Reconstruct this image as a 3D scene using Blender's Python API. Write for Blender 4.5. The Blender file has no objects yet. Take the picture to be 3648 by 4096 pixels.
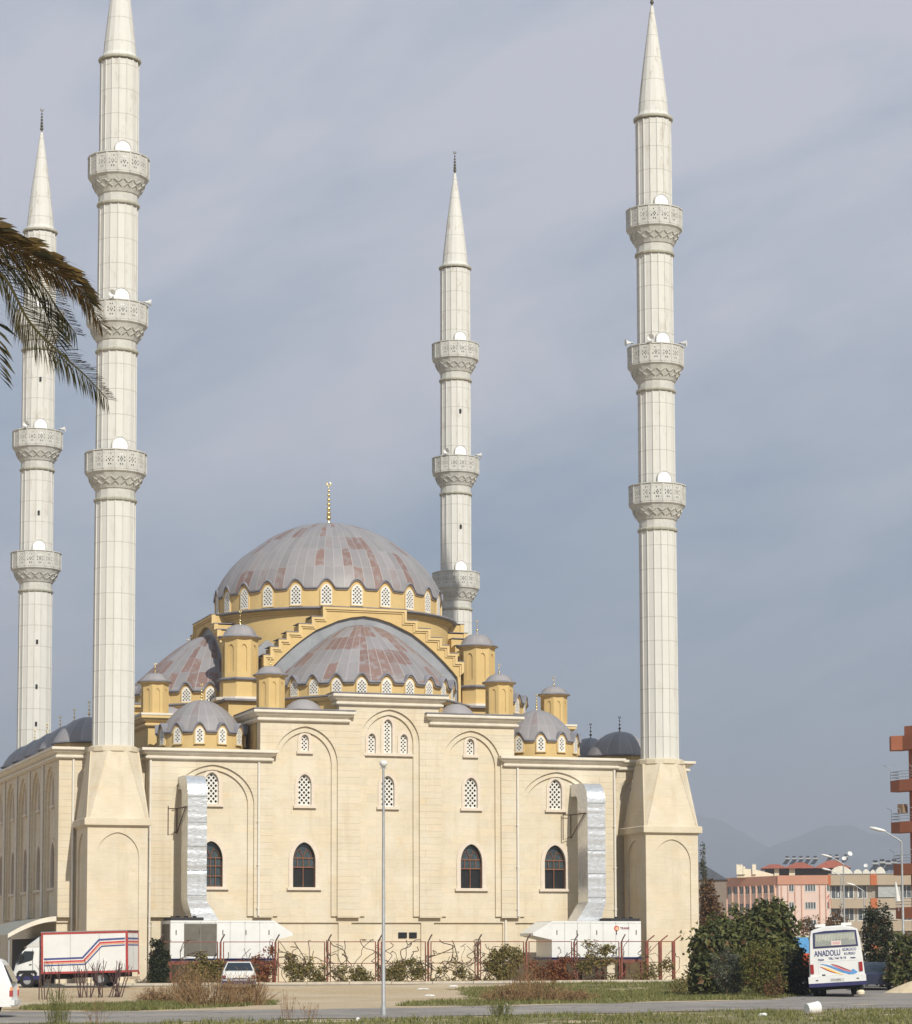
import bpy, bmesh, math, random
from math import sin, cos, pi, radians, sqrt, atan2
from mathutils import Vector, Matrix, noise
from mathutils.geometry import tessellate_polygon
random.seed(7)
sc = bpy.context.scene
COL = sc.collection

# ---------------------------------------------------------------- camera
CAM = Vector((-25.97, -135.34, 1.5))
yaw, pitch, roll = .3245, .0952, -.0029
fw = Vector((sin(yaw)*cos(pitch), cos(yaw)*cos(pitch), sin(pitch)))
rt = Vector((cos(yaw), -sin(yaw), 0)); up = rt.cross(fw)
r2 = cos(roll)*rt + sin(roll)*up; u2 = -sin(roll)*rt + cos(roll)*up
cd = bpy.data.cameras.new('camera'); cam = bpy.data.objects.new('camera', cd); COL.objects.link(cam)
cd.sensor_fit = 'HORIZONTAL'; cd.sensor_width = 36; cd.lens = 10146/3648*36
cd.shift_y = 804.8/3648
cd.clip_start = .5; cd.clip_end = 20000
cam.matrix_world = Matrix(((r2.x, u2.x, -fw.x, CAM.x), (r2.y, u2.y, -fw.y, CAM.y), (r2.z, u2.z, -fw.z, CAM.z), (0, 0, 0, 1)))
sc.camera = cam

# ---------------------------------------------------------------- sky and sun
SUN_AZ, SUN_EL = radians(4.5), radians(36.5)      # azimuth measured from -Y towards +X
to_sun = Vector((sin(SUN_AZ)*cos(SUN_EL), -cos(SUN_AZ)*cos(SUN_EL), sin(SUN_EL)))
sd = bpy.data.lights.new('sun', 'SUN'); so = bpy.data.objects.new('sun', sd); COL.objects.link(so)
sd.energy = 5.0; sd.angle = radians(.6); sd.color = (1, .962, .868)
so.rotation_euler = to_sun.to_track_quat('Z', 'Y').to_euler(); so.location = (0, -40, 80)
w = bpy.data.worlds.new('World'); sc.world = w; w.use_nodes = True
nt = w.node_tree; nt.nodes.clear()
def N(t, typ, **kw):
    n = t.nodes.new(typ)
    for k, v in kw.items():
        if k.startswith('i_'):
            key = k[2:]
            n.inputs[int(key) if key.isdigit() else key.replace('_', ' ')].default_value = v
        else: setattr(n, k, v)
    return n
out = N(nt, 'ShaderNodeOutputWorld'); bg = N(nt, 'ShaderNodeBackground', i_Strength=.1)
sky = N(nt, 'ShaderNodeTexSky', sky_type='NISHITA'); sky.sun_disc = False
sky.sun_elevation = SUN_EL; sky.sun_rotation = pi - SUN_AZ; sky.dust_density = 3
tc = N(nt, 'ShaderNodeTexCoord')
mp = N(nt, 'ShaderNodeMapping'); mp.inputs['Scale'].default_value = (2.0, 2.0, 5.5)
mr0 = N(nt, 'ShaderNodeMapping'); mr0.inputs['Rotation'].default_value = (0, radians(17), .3)
n1 = N(nt, 'ShaderNodeTexNoise', i_Scale=2.0, i_Detail=7., i_Roughness=.55, i_Distortion=.4)
rmp = N(nt, 'ShaderNodeMapRange'); rmp.inputs[1].default_value = .33; rmp.inputs[2].default_value = .69
cl = N(nt, 'ShaderNodeMix', data_type='RGBA'); cl.inputs[6].default_value = (2.15, 3.15, 4.45, 1); cl.inputs[7].default_value = (5.7, 5.75, 6.45, 1)
mx = N(nt, 'ShaderNodeMix', data_type='RGBA'); mx.inputs[0].default_value = .90
L = nt.links.new
L(tc.outputs['Generated'], mr0.inputs[0]); L(mr0.outputs[0], mp.inputs[0]); L(mp.outputs[0], n1.inputs['Vector']); L(n1.outputs['Fac'], rmp.inputs[0])
sz = N(nt, 'ShaderNodeSeparateXYZ'); L(tc.outputs['Generated'], sz.inputs[0])
el = N(nt, 'ShaderNodeMapRange'); el.inputs[1].default_value = .03; el.inputs[2].default_value = .34; el.inputs[3].default_value = -.30; el.inputs[4].default_value = .42
L(sz.outputs[2], el.inputs[0])
n2 = N(nt, 'ShaderNodeTexNoise', i_Scale=5.5, i_Detail=8., i_Roughness=.6); L(mp.outputs[0], n2.inputs['Vector'])
n2s = N(nt, 'ShaderNodeMapRange'); n2s.inputs[3].default_value = -.30; n2s.inputs[4].default_value = .30; L(n2.outputs['Fac'], n2s.inputs[0])
a1 = N(nt, 'ShaderNodeMath', operation='ADD'); L(rmp.outputs[0], a1.inputs[0]); L(el.outputs[0], a1.inputs[1])
eh = N(nt, 'ShaderNodeMapRange'); eh.inputs[1].default_value = .38; eh.inputs[2].default_value = .62; eh.inputs[4].default_value = -.85; L(sz.outputs[2], eh.inputs[0])
a3 = N(nt, 'ShaderNodeMath', operation='ADD'); L(a1.outputs[0], a3.inputs[0]); L(eh.outputs[0], a3.inputs[1])
a2 = N(nt, 'ShaderNodeMath', operation='ADD', use_clamp=True); L(a3.outputs[0], a2.inputs[0]); L(n2s.outputs[0], a2.inputs[1])
L(a2.outputs[0], cl.inputs[0]); L(sky.outputs[0], mx.inputs[6]); L(cl.outputs[2], mx.inputs[7])
L(mx.outputs[2], bg.inputs[0]); L(bg.outputs[0], out.inputs[0])
sc.view_settings.view_transform = 'Standard'; sc.view_settings.look = 'None'
sc.view_settings.exposure = .16; sc.view_settings.gamma = 1
sc.render.engine = 'CYCLES'
sc.cycles.max_bounces = 6; sc.cycles.transparent_max_bounces = 8
sc.render.resolution_x = 912; sc.render.resolution_y = 1024

# ---------------------------------------------------------------- materials
def newmat(name):
    m = bpy.data.materials.new(name); m.use_nodes = True
    t = m.node_tree; t.nodes.clear()
    o = N(t, 'ShaderNodeOutputMaterial'); b = N(t, 'ShaderNodeBsdfPrincipled')
    t.links.new(b.outputs[0], o.inputs[0])
    return m, t, b
def c4(c): return (c[0], c[1], c[2], 1)
def mat(name, col, rough=.8, metal=0, var=.12, scale=3, bump=0, col2=None, spec=.3, emis=0):
    m, t, b = newmat(name); l = t.links.new
    b.inputs['Roughness'].default_value = rough; b.inputs['Metallic'].default_value = metal
    b.inputs['Specular IOR Level'].default_value = spec
    tcn = N(t, 'ShaderNodeTexCoord'); nz = N(t, 'ShaderNodeTexNoise', i_Scale=scale, i_Detail=5., i_Roughness=.6)
    l(tcn.outputs['Object'], nz.inputs['Vector'])
    mr = N(t, 'ShaderNodeMapRange'); mr.inputs[1].default_value = .3; mr.inputs[2].default_value = .7; l(nz.outputs['Fac'], mr.inputs[0])
    mixn = N(t, 'ShaderNodeMix', data_type='RGBA')
    a = col if col2 else tuple(max(0, x*(1-var)) for x in col); z = col2 if col2 else tuple(min(1, x*(1+var)) for x in col)
    mixn.inputs[6].default_value = c4(a); mixn.inputs[7].default_value = c4(z)
    l(mr.outputs[0], mixn.inputs[0]); l(mixn.outputs[2], b.inputs['Base Color'])
    if bump:
        bp = N(t, 'ShaderNodeBump', i_Strength=bump, i_Distance=.05); l(nz.outputs['Fac'], bp.inputs['Height']); l(bp.outputs[0], b.inputs['Normal'])
    return m
def stone_mat(name, base, warm, pale, bw=.85, bh=.4, mortar=.012, jointdark=.72):
    m, t, b = newmat(name); l = t.links.new
    b.inputs['Roughness'].default_value = .75; b.inputs['Specular IOR Level'].default_value = .25
    tcn = N(t, 'ShaderNodeTexCoord'); sp = N(t, 'ShaderNodeSeparateXYZ'); l(tcn.outputs['Object'], sp.inputs[0])
    ad = N(t, 'ShaderNodeMath', operation='ADD'); l(sp.outputs[0], ad.inputs[0]); l(sp.outputs[1], ad.inputs[1])
    cb = N(t, 'ShaderNodeCombineXYZ'); l(ad.outputs[0], cb.inputs[0]); l(sp.outputs[2], cb.inputs[1])
    br = N(t, 'ShaderNodeTexBrick', i_Scale=1.0); br.inputs['Brick Width'].default_value = bw; br.inputs['Row Height'].default_value = bh
    br.inputs['Mortar Size'].default_value = mortar; br.inputs['Mortar Smooth'].default_value = .5; br.inputs['Bias'].default_value = 0
    br.inputs['Color1'].default_value = c4(base); br.inputs['Color2'].default_value = c4(warm)
    br.inputs['Mortar'].default_value = c4([x*jointdark for x in base])
    l(cb.outputs[0], br.inputs['Vector'])
    nz = N(t, 'ShaderNodeTexNoise', i_Scale=.55, i_Detail=6., i_Roughness=.65); l(tcn.outputs['Object'], nz.inputs['Vector'])
    mr = N(t, 'ShaderNodeMapRange'); mr.inputs[1].default_value = .42; mr.inputs[2].default_value = .72; mr.inputs[4].default_value = .75; l(nz.outputs['Fac'], mr.inputs[0])
    mx_ = N(t, 'ShaderNodeMix', data_type='RGBA'); mx_.inputs[7].default_value = c4(pale); l(mr.outputs[0], mx_.inputs[0]); l(br.outputs['Color'], mx_.inputs[6])
    # fine vertical-veined travertine grain
    n2 = N(t, 'ShaderNodeTexNoise', i_Scale=9., i_Detail=4.); mp2 = N(t, 'ShaderNodeMapping'); mp2.inputs['Scale'].default_value = (.25, .25, 2.2)
    l(tcn.outputs['Object'], mp2.inputs[0]); l(mp2.outputs[0], n2.inputs['Vector'])
    mr2 = N(t, 'ShaderNodeMapRange'); mr2.inputs[1].default_value = .3; mr2.inputs[2].default_value = .7; mr2.inputs[3].default_value = .95; mr2.inputs[4].default_value = 1.04; l(n2.outputs['Fac'], mr2.inputs[0])
    ml = N(t, 'ShaderNodeMix', data_type='RGBA', blend_type='MULTIPLY'); ml.inputs[0].default_value = 1
    l(mx_.outputs[2], ml.inputs[6]); l(mr2.outputs[0], ml.inputs[7])
    # rain streaks (tall thin noise) and ochre stains
    n3 = N(t, 'ShaderNodeTexNoise', i_Scale=1.6, i_Detail=6., i_Roughness=.6); mp3 = N(t, 'ShaderNodeMapping'); mp3.inputs['Scale'].default_value = (1, 1, .09); l(tcn.outputs['Object'], mp3.inputs[0]); l(mp3.outputs[0], n3.inputs['Vector'])
    mr3 = N(t, 'ShaderNodeMapRange'); mr3.inputs[1].default_value = .54; mr3.inputs[2].default_value = .74; mr3.inputs[4].default_value = .42; l(n3.outputs['Fac'], mr3.inputs[0])
    s1 = N(t, 'ShaderNodeMix', data_type='RGBA'); s1.inputs[7].default_value = c4([base[0]*.80, base[1]*.72, base[2]*.60]); l(mr3.outputs[0], s1.inputs[0]); l(ml.outputs[2], s1.inputs[6])
    n4 = N(t, 'ShaderNodeTexNoise', i_Scale=.9, i_Detail=7., i_Roughness=.7); l(tcn.outputs['Object'], n4.inputs['Vector'])
    mr4 = N(t, 'ShaderNodeMapRange'); mr4.inputs[1].default_value = .58; mr4.inputs[2].default_value = .72; mr4.inputs[4].default_value = .55; l(n4.outputs['Fac'], mr4.inputs[0])
    s2 = N(t, 'ShaderNodeMix', data_type='RGBA'); s2.inputs[7].default_value = c4([base[0]*1.03, base[1]*.88, base[2]*.66]); l(mr4.outputs[0], s2.inputs[0]); l(s1.outputs[2], s2.inputs[6])
    l(s2.outputs[2], b.inputs['Base Color'])
    return m
def lead_mat(name, brown=.3, tone=1.0):
    m, t, b = newmat(name); l = t.links.new
    b.inputs['Roughness'].default_value = .5; b.inputs['Metallic'].default_value = 0; b.inputs['Specular IOR Level'].default_value = .4
    uv = N(t, 'ShaderNodeUVMap'); uv.uv_map = 'UVMap'
    fl = N(t, 'ShaderNodeVectorMath', operation='FLOOR'); l(uv.outputs[0], fl.inputs[0])
    wn = N(t, 'ShaderNodeTexWhiteNoise', noise_dimensions='3D'); l(fl.outputs[0], wn.inputs['Vector'])
    tcn = N(t, 'ShaderNodeTexCoord'); nz = N(t, 'ShaderNodeTexNoise', i_Scale=.8, i_Detail=6., i_Roughness=.65); l(tcn.outputs['Object'], nz.inputs['Vector'])
    g = N(t, 'ShaderNodeMix', data_type='RGBA'); g.inputs[6].default_value = (.25*tone, .245*tone, .26*tone, 1); g.inputs[7].default_value = (.40*tone, .365*tone, .355*tone, 1)
    l(nz.outputs['Fac'], g.inputs[0])
    # brown oxidised sheets
    mr = N(t, 'ShaderNodeMapRange'); mr.inputs[1].default_value = 1-brown; mr.inputs[2].default_value = 1-brown+.12; l(wn.outputs['Value'], mr.inputs[0])
    n2 = N(t, 'ShaderNodeTexNoise', i_Scale=2.4, i_Detail=5.); l(tcn.outputs['Object'], n2.inputs['Vector'])
    mr3 = N(t, 'ShaderNodeMapRange'); mr3.inputs[1].default_value = .26; mr3.inputs[2].default_value = .5; l(n2.outputs['Fac'], mr3.inputs[0])
    mu = N(t, 'ShaderNodeMath', operation='MULTIPLY'); l(mr.outputs[0], mu.inputs[0]); l(mr3.outputs[0], mu.inputs[1])
    mu2 = N(t, 'ShaderNodeMath', operation='MULTIPLY', i_1=.8); l(mu.outputs[0], mu2.inputs[0])
    bx = N(t, 'ShaderNodeMix', data_type='RGBA'); bx.inputs[7].default_value = (.25*tone, .135*tone, .10*tone, 1); l(mu2.outputs[0], bx.inputs[0]); l(g.outputs[2], bx.inputs[6])
    # sheet tone variation
    mr4 = N(t, 'ShaderNodeMapRange'); mr4.inputs[3].default_value = .86; mr4.inputs[4].default_value = 1.12
    l(wn.outputs['Color'], mr4.inputs[0])
    tv = N(t, 'ShaderNodeMix', data_type='RGBA', blend_type='MULTIPLY'); tv.inputs[0].default_value = 1; l(bx.outputs[2], tv.inputs[6]); l(mr4.outputs[0], tv.inputs[7])
    # seams: pale standing seams on meridians, darker laps on rows
    fr = N(t, 'ShaderNodeVectorMath', operation='FRACTION'); l(uv.outputs[0], fr.inputs[0]); sp = N(t, 'ShaderNodeSeparateXYZ'); l(fr.outputs[0], sp.inputs[0])
    def band(sock, wdt):
        a = N(t, 'ShaderNodeMath', operation='SUBTRACT', i_1=.5); l(sock, a.inputs[0])
        c = N(t, 'ShaderNodeMath', operation='ABSOLUTE'); l(a.outputs[0], c.inputs[0])
        d = N(t, 'ShaderNodeMath', operation='GREATER_THAN', i_1=.5-wdt); l(c.outputs[0], d.inputs[0]); return d
    s1 = band(sp.outputs[0], .045); s2 = band(sp.outputs[1], .018)
    sm1 = N(t, 'ShaderNodeMix', data_type='RGBA'); sm1.inputs[7].default_value = (.45*tone, .42*tone, .42*tone, 1)
    f1 = N(t, 'ShaderNodeMath', operation='MULTIPLY', i_1=.7); l(s1.outputs[0], f1.inputs[0]); l(f1.outputs[0], sm1.inputs[0]); l(tv.outputs[2], sm1.inputs[6])
    sm2 = N(t, 'ShaderNodeMix', data_type='RGBA'); sm2.inputs[7].default_value = (.40*tone, .38*tone, .39*tone, 1)
    f2 = N(t, 'ShaderNodeMath', operation='MULTIPLY', i_1=.45); l(s2.outputs[0], f2.inputs[0]); l(f2.outputs[0], sm2.inputs[0]); l(sm1.outputs[2], sm2.inputs[6])
    l(sm2.outputs[2], b.inputs['Base Color'])
    bp = N(t, 'ShaderNodeBump', i_Strength=.25, i_Distance=.06); l(s1.outputs[0], bp.inputs['Height']); l(bp.outputs[0], b.inputs['Normal'])
    return m
def minaret_mat(name):
    m, t, b = newmat(name); l = t.links.new
    b.inputs['Roughness'].default_value = .8; b.inputs['Specular IOR Level'].default_value = .25
    tcn = N(t, 'ShaderNodeTexCoord'); sp = N(t, 'ShaderNodeSeparateXYZ'); l(tcn.outputs['Object'], sp.inputs[0])
    oi = N(t, 'ShaderNodeObjectInfo'); om = N(t, 'ShaderNodeMath', operation='MULTIPLY', i_1=70.); l(oi.outputs['Random'], om.inputs[0])
    ov = N(t, 'ShaderNodeVectorMath', operation='ADD'); l(tcn.outputs['Object'], ov.inputs[0]); l(om.outputs[0], ov.inputs[1])
    nz = N(t, 'ShaderNodeTexNoise', i_Scale=1.1, i_Detail=7., i_Roughness=.65); l(ov.outputs[0], nz.inputs['Vector'])
    g = N(t, 'ShaderNodeMix', data_type='RGBA'); g.inputs[6].default_value = (.53, .515, .47, 1); g.inputs[7].default_value = (.61, .60, .56, 1); l(nz.outputs['Fac'], g.inputs[0])
    dv = N(t, 'ShaderNodeMath', operation='DIVIDE', i_1=1.4); l(sp.outputs[2], dv.inputs[0])
    fr = N(t, 'ShaderNodeMath', operation='FRACT'); l(dv.outputs[0], fr.inputs[0])
    lt = N(t, 'ShaderNodeMath', operation='LESS_THAN', i_1=.03); l(fr.outputs[0], lt.inputs[0])
    fj = N(t, 'ShaderNodeMath', operation='MULTIPLY', i_1=.6); l(lt.outputs[0], fj.inputs[0])
    j = N(t, 'ShaderNodeMix', data_type='RGBA'); j.inputs[7].default_value = (.30, .28, .24, 1); l(fj.outputs[0], j.inputs[0]); l(g.outputs[2], j.inputs[6])
    # rusty stains, mostly below the cone
    n2 = N(t, 'ShaderNodeTexNoise', i_Scale=2.2, i_Detail=6., i_Roughness=.7); mp2 = N(t, 'ShaderNodeMapping'); mp2.inputs['Scale'].default_value = (1, 1, .3); l(ov.outputs[0], mp2.inputs[0]); l(mp2.outputs[0], n2.inputs['Vector'])
    mr = N(t, 'ShaderNodeMapRange'); mr.inputs[1].default_value = .55; mr.inputs[2].default_value = .68; l(n2.outputs['Fac'], mr.inputs[0])
    hz = N(t, 'ShaderNodeMapRange'); hz.inputs[1].default_value = 24; hz.inputs[2].default_value = 52; hz.inputs[3].default_value = .14; hz.inputs[4].default_value = .65; l(sp.outputs[2], hz.inputs[0])
    mu = N(t, 'ShaderNodeMath', operation='MULTIPLY'); l(mr.outputs[0], mu.inputs[0]); l(hz.outputs[0], mu.inputs[1])
    s = N(t, 'ShaderNodeMix', data_type='RGBA'); s.inputs[7].default_value = (.30, .22, .14, 1); l(mu.outputs[0], s.inputs[0]); l(j.outputs[2], s.inputs[6])
    l(s.outputs[2], b.inputs['Base Color'])
    return m
def leaf_mat(name, dark, light, rough=.6, trans=.25):
    m, t, b = newmat(name); l = t.links.new
    b.inputs['Roughness'].default_value = rough; b.inputs['Specular IOR Level'].default_value = .3
    ge = N(t, 'ShaderNodeNewGeometry'); mixn = N(t, 'ShaderNodeMix', data_type='RGBA'); mixn.inputs[6].default_value = c4(dark); mixn.inputs[7].default_value = c4(light)
    l(ge.outputs['Random Per Island'], mixn.inputs[0]); l(mixn.outputs[2], b.inputs['Base Color'])
    tr = N(t, 'ShaderNodeBsdfTranslucent'); l(mixn.outputs[2], tr.inputs[0])
    ms = N(t, 'ShaderNodeMixShader'); ms.inputs[0].default_value = trans
    o = [n for n in t.nodes if n.type == 'OUTPUT_MATERIAL'][0]
    l(b.outputs[0], ms.inputs[1]); l(tr.outputs[0], ms.inputs[2]); l(ms.outputs[0], o.inputs[0])
    return m
STONE = stone_mat('travertine', (.545, .478, .36), (.60, .505, .36), (.645, .59, .485), bw=1.1, bh=.46, mortar=.008, jointdark=.8)
STONEP = stone_mat('coursed_travertine', (.55, .48, .36), (.595, .50, .36), (.635, .58, .475), bw=5.3, bh=.37, mortar=.017, jointdark=.72)
PEDSTONE = stone_mat('pedestal_travertine', (.54, .47, .35), (.59, .495, .355), (.635, .575, .465), bw=1.0, bh=.5, mortar=.006, jointdark=.85)
TRIM = mat('pale_trim_stone', (.60, .515, .42), .7, var=.07, scale=4)
CORN = mat('cornice_stone', (.64, .585, .49), .7, var=.09, scale=2)
YEL = mat('ochre_plaster', (.55, .395, .175), .85, var=.07, scale=.8)
YEL2 = mat('ochre_plaster_trim', (.59, .435, .21), .85, var=.06, scale=1.5)
LEAD = lead_mat('lead_sheet', .27, .74); LEADB = lead_mat('lead_sheet_brown', .52, .76); LEADS = lead_mat('lead_small', .2, .76)
LEADF = mat('lead_flashing', (.20, .195, .215), .55, var=.25, scale=1.2)
LEADG = mat('lead_grey_flat', (.25, .26, .28), .55, var=.2, scale=.7)
WHITE = mat('white_lattice', (.66, .635, .58), .6, var=.04)
PIPE = mat('white_pipe', (.66, .62, .55), .5, var=.05)
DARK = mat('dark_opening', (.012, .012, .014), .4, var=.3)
GLASS = mat('window_glass', (.045, .06, .065), .12, var=.4, scale=2, spec=.6)
GREYP = mat('lattice_glass', (.13, .13, .125), .3, var=.3, scale=2)
MULL = mat('brown_window_wood', (.19, .085, .045), .6)
GOLD = mat('gilded_brass', (.80, .62, .30), .25, 1, var=.1)
OLDBR = mat('weathered_brass', (.12, .11, .08), .5, .6, var=.2)
MIN = minaret_mat('minaret_stone')
MINS = mat('minaret_carved', (.475, .465, .425), .85, var=.12, scale=2.5)
MIND = mat('minaret_ring', (.38, .365, .30), .85, var=.2, scale=3)
WDOOR = mat('white_door', (.92, .92, .92), .35, var=.02)
STEELG = mat('galvanised', (.33, .335, .335), .55, .35, var=.15, scale=4)
WPAINT = mat('white_paint', (.66, .655, .63), .4, var=.05, scale=1.5)
BLACK = mat('black_rubber', (.018, .018, .018), .8)
BLUEP = mat('dark_blue_paint', (.03, .03, .10), .5)
RED = mat('red_paint', (.36, .055, .05), .5, var=.15)
FRED = mat('rusty_red_steel', (.19, .06, .04), .75, var=.4, scale=5)

# ---------------------------------------------------------------- mesh helpers
class MB:
    def __init__(s): s.v = []; s.f = []; s.m = []; s.uv = {}
    def add(s, vs, fs, m=0, uvs=None):
        o = len(s.v); s.v += [Vector(p) for p in vs]
        for k, f in enumerate(fs):
            if uvs: s.uv[len(s.f)] = uvs[k]
            s.f.append([o+i for i in f]); s.m.append(m)
        return s
    def box(s, x0, x1, y0, y1, z0, z1, m=0):
        return s.add([(x0,y0,z0),(x1,y0,z0),(x1,y1,z0),(x0,y1,z0),(x0,y0,z1),(x1,y0,z1),(x1,y1,z1),(x0,y1,z1)],
                     [(0,3,2,1),(4,5,6,7),(0,1,5,4),(1,2,6,5),(2,3,7,6),(3,0,4,7)], m)
    def xf(s, M, start=0):
        for i in range(start, len(s.v)): s.v[i] = M @ s.v[i]
        return s
    def obox(s, c, size, M=None, m=0):
        k = len(s.v); a, b, d = [x/2 for x in size]; s.box(-a, a, -b, b, -d, d, m)
        T = Matrix.Translation(c) @ (M.to_4x4() if M else Matrix.Identity(4))
        return s.xf(T, k)
    def lathe(s, prof, n=16, c=(0, 0), m=0, a0=0, a1=2*pi, mfun=None):
        full = abs(a1-a0-2*pi) < 1e-6; cols = n if full else n+1
        vs = []; fs = []; ms = []
        for r, z in prof:
            for i in range(cols):
                a = a0+(a1-a0)*i/n; vs.append((c[0]+r*cos(a), c[1]+r*sin(a), z))
        for j in range(len(prof)-1):
            for i in range(n):
                i2 = (i+1) % cols if full else i+1
                f = [j*cols+i, j*cols+i2, (j+1)*cols+i2, (j+1)*cols+i]
                if prof[j][0] < 1e-6: f = [f[0], f[2], f[3]]
                elif prof[j+1][0] < 1e-6: f = [f[0], f[1], f[2]]
                fs.append(f); ms.append(mfun(j) if mfun else m)
        o = len(s.v); s.v += [Vector(p) for p in vs]
        for f, mm in zip(fs, ms): s.f.append([o+i for i in f]); s.m.append(mm)
        return s
    def poly(s, pts, y0, y1, holes=(), m=0, mside=None, sides=True):
        """flat plate in the XZ plane, front at y0 (towards -Y), back at y1, with holes"""
        loops = [list(pts)] + [list(h) for h in holes]
        tri = tessellate_polygon([[Vector((p[0], p[1], 0)) for p in lp] for lp in loops])
        flat = [p for lp in loops for p in lp]; n = len(flat)
        vs = [(p[0], y0, p[1]) for p in flat] + [(p[0], y1, p[1]) for p in flat]
        fs = []
        for a, b, c in tri:
            A, B, Cc = flat[a], flat[b], flat[c]
            ar = (B[0]-A[0])*(Cc[1]-A[1])-(B[1]-A[1])*(Cc[0]-A[0])
            if abs(ar) < 1e-12: continue
            if ar < 0: b, c = c, b
            fs.append((a, b, c)); fs.append((a+n, c+n, b+n))
        s.add(vs, fs, m)
        if sides:
            o = len(s.v)-2*n; k = 0
            for li, lp in enumerate(loops):
                ar = sum(lp[i][0]*lp[(i+1) % len(lp)][1]-lp[(i+1) % len(lp)][0]*lp[i][1] for i in range(len(lp)))
                for i in range(len(lp)):
                    a, b = k+i, k+(i+1) % len(lp)
                    q = [a, b, b+n, a+n]
                    if (ar < 0) != (li > 0): q.reverse()
                    s.f.append([o+x for x in reversed(q)]); s.m.append(m if mside is None else mside)
                k += len(lp)
        return s
    def tube(s, pts, rad, n=6, m=0, cap=True):
        pts = [Vector(p) for p in pts]; k = len(pts)
        rs = rad if isinstance(rad, (list, tuple)) else [rad]*k
        vs = []; fs = []; ref = None
        for i, p in enumerate(pts):
            d = (pts[min(i+1, k-1)]-pts[max(i-1, 0)])
            if d.length < 1e-9: d = Vector((0, 0, 1))
            d.normalize()
            if ref is None: ref = Vector((1, 0, 0)) if abs(d.x) < .8 else Vector((0, 1, 0))
            a = (ref-d*ref.dot(d)).normalized(); b = d.cross(a); ref = a
            for j in range(n):
                t = 2*pi*j/n; vs.append(p+(a*cos(t)+b*sin(t))*rs[i])
        for i in range(k-1):
            for j in range(n):
                j2 = (j+1) % n; fs.append((i*n+j, i*n+j2, (i+1)*n+j2, (i+1)*n+j))
        if cap: fs.append(tuple(reversed(range(n)))); fs.append(tuple((k-1)*n+j for j in range(n)))
        return s.add(vs, fs, m)
    def loft(s, loops, m=0, closed=True, caps=True):
        n = len(loops[0]); vs = [p for lp in loops for p in lp]; fs = []
        for i in range(len(loops)-1):
            for j in range(n if closed else n-1):
                j2 = (j+1) % n; fs.append((i*n+j, i*n+j2, (i+1)*n+j2, (i+1)*n+j))
        if caps: fs.append(tuple(reversed(range(n)))); fs.append(tuple((len(loops)-1)*n+j for j in range(n)))
        return s.add(vs, fs, m)
    def sweep(s, path, prof, m=0):
        """cornice: profile (out, z) along an XY path with outward on the right hand; mitred"""
        P = [Vector((p[0], p[1], 0)) for p in path]; nrm = []
        for i in range(len(P)-1):
            d = (P[i+1]-P[i]).normalized(); nrm.append(Vector((d.y, -d.x, 0)))
        loops = []
        for i in range(len(P)):
            if i == 0: o = nrm[0]
            elif i == len(P)-1: o = nrm[-1]
            else:
                o = nrm[i-1]+nrm[i]; o = o/(o.dot(nrm[i]))
            loops.append([P[i]+o*a+Vector((0, 0, z)) for a, z in prof])
        return s.loft(loops, m)
    def build(s, name, mats, parent=None, fix=True, smooth=False, local=False):
        me = bpy.data.meshes.new(name)
        off = Vector((0, 0, 0))
        if parent is not None and not local:
            p = parent
            while p is not None: off += p.location; p = p.parent
        me.from_pydata([tuple(v-off) for v in s.v], [], s.f)
        if not isinstance(mats, (list, tuple)): mats = [mats]
        for mm in mats: me.materials.append(mm)
        me.polygons.foreach_set('material_index', s.m)
        if s.uv:
            ul = me.uv_layers.new(name='UVMap')
            for fi, uvs in s.uv.items():
                for li, uv in zip(me.polygons[fi].loop_indices, uvs): ul.data[li].uv = uv
        if fix:
            bm = bmesh.new(); bm.from_mesh(me); bmesh.ops.recalc_face_normals(bm, faces=bm.faces); bm.to_mesh(me); bm.free()
        if smooth:
            me.polygons.foreach_set('use_smooth', [True]*len(me.polygons))
            if smooth is not True:
                me.set_sharp_from_angle(angle=radians(smooth))
        me.update()
        o = bpy.data.objects.new(name, me); COL.objects.link(o)
        if parent is not None: o.parent = parent
        return o
def tag(o, label=None, cat=None, group=None, kind=None):
    if label: o['label'] = label
    if cat: o['category'] = cat
    if group: o['group'] = group
    if kind: o['kind'] = kind
    return o
def thing(name, label, cat, loc=(0, 0, 0), rot=(0, 0, 0), group=None):
    o = bpy.data.objects.new(name, None); COL.objects.link(o); o.empty_display_size = .3
    o.location = loc; o.rotation_euler = rot
    return tag(o, label, cat, group)
def dup(o, parent=None, loc=None, rot=None, label=None, group=None):
    c = o.copy(); COL.objects.link(c); c.parent = parent
    if loc is not None: c.location = loc
    if rot is not None: c.rotation_euler = rot
    if label: c['label'] = label
    if group: c['group'] = group
    for ch in list(o.children): dup(ch, c)
    return c
def arch(cx, hw, z0, zs, za, n=10, point=.14):
    """pointed arch outline, counter-clockwise in XZ starting bottom left"""
    H = za-zs; r = []
    for i in range(n+1):
        a = pi/2*i/n; r.append((hw*cos(a), zs+H*((1-point)*sin(a)+point*a*2/pi)))
    pts = [(cx-hw, z0), (cx+hw, z0)] + [(cx+x, z) for x, z in r] + [(cx-x, z) for x, z in reversed(r[:-1])]
    return pts
def inside(p, poly):
    c = False; n = len(poly)
    for i in range(n):
        a, b = poly[i], poly[(i+1) % n]
        if (a[1] > p[1]) != (b[1] > p[1]) and p[0] < (b[0]-a[0])*(p[1]-a[1])/(b[1]-a[1])+a[0]: c = not c
    return c
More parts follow.
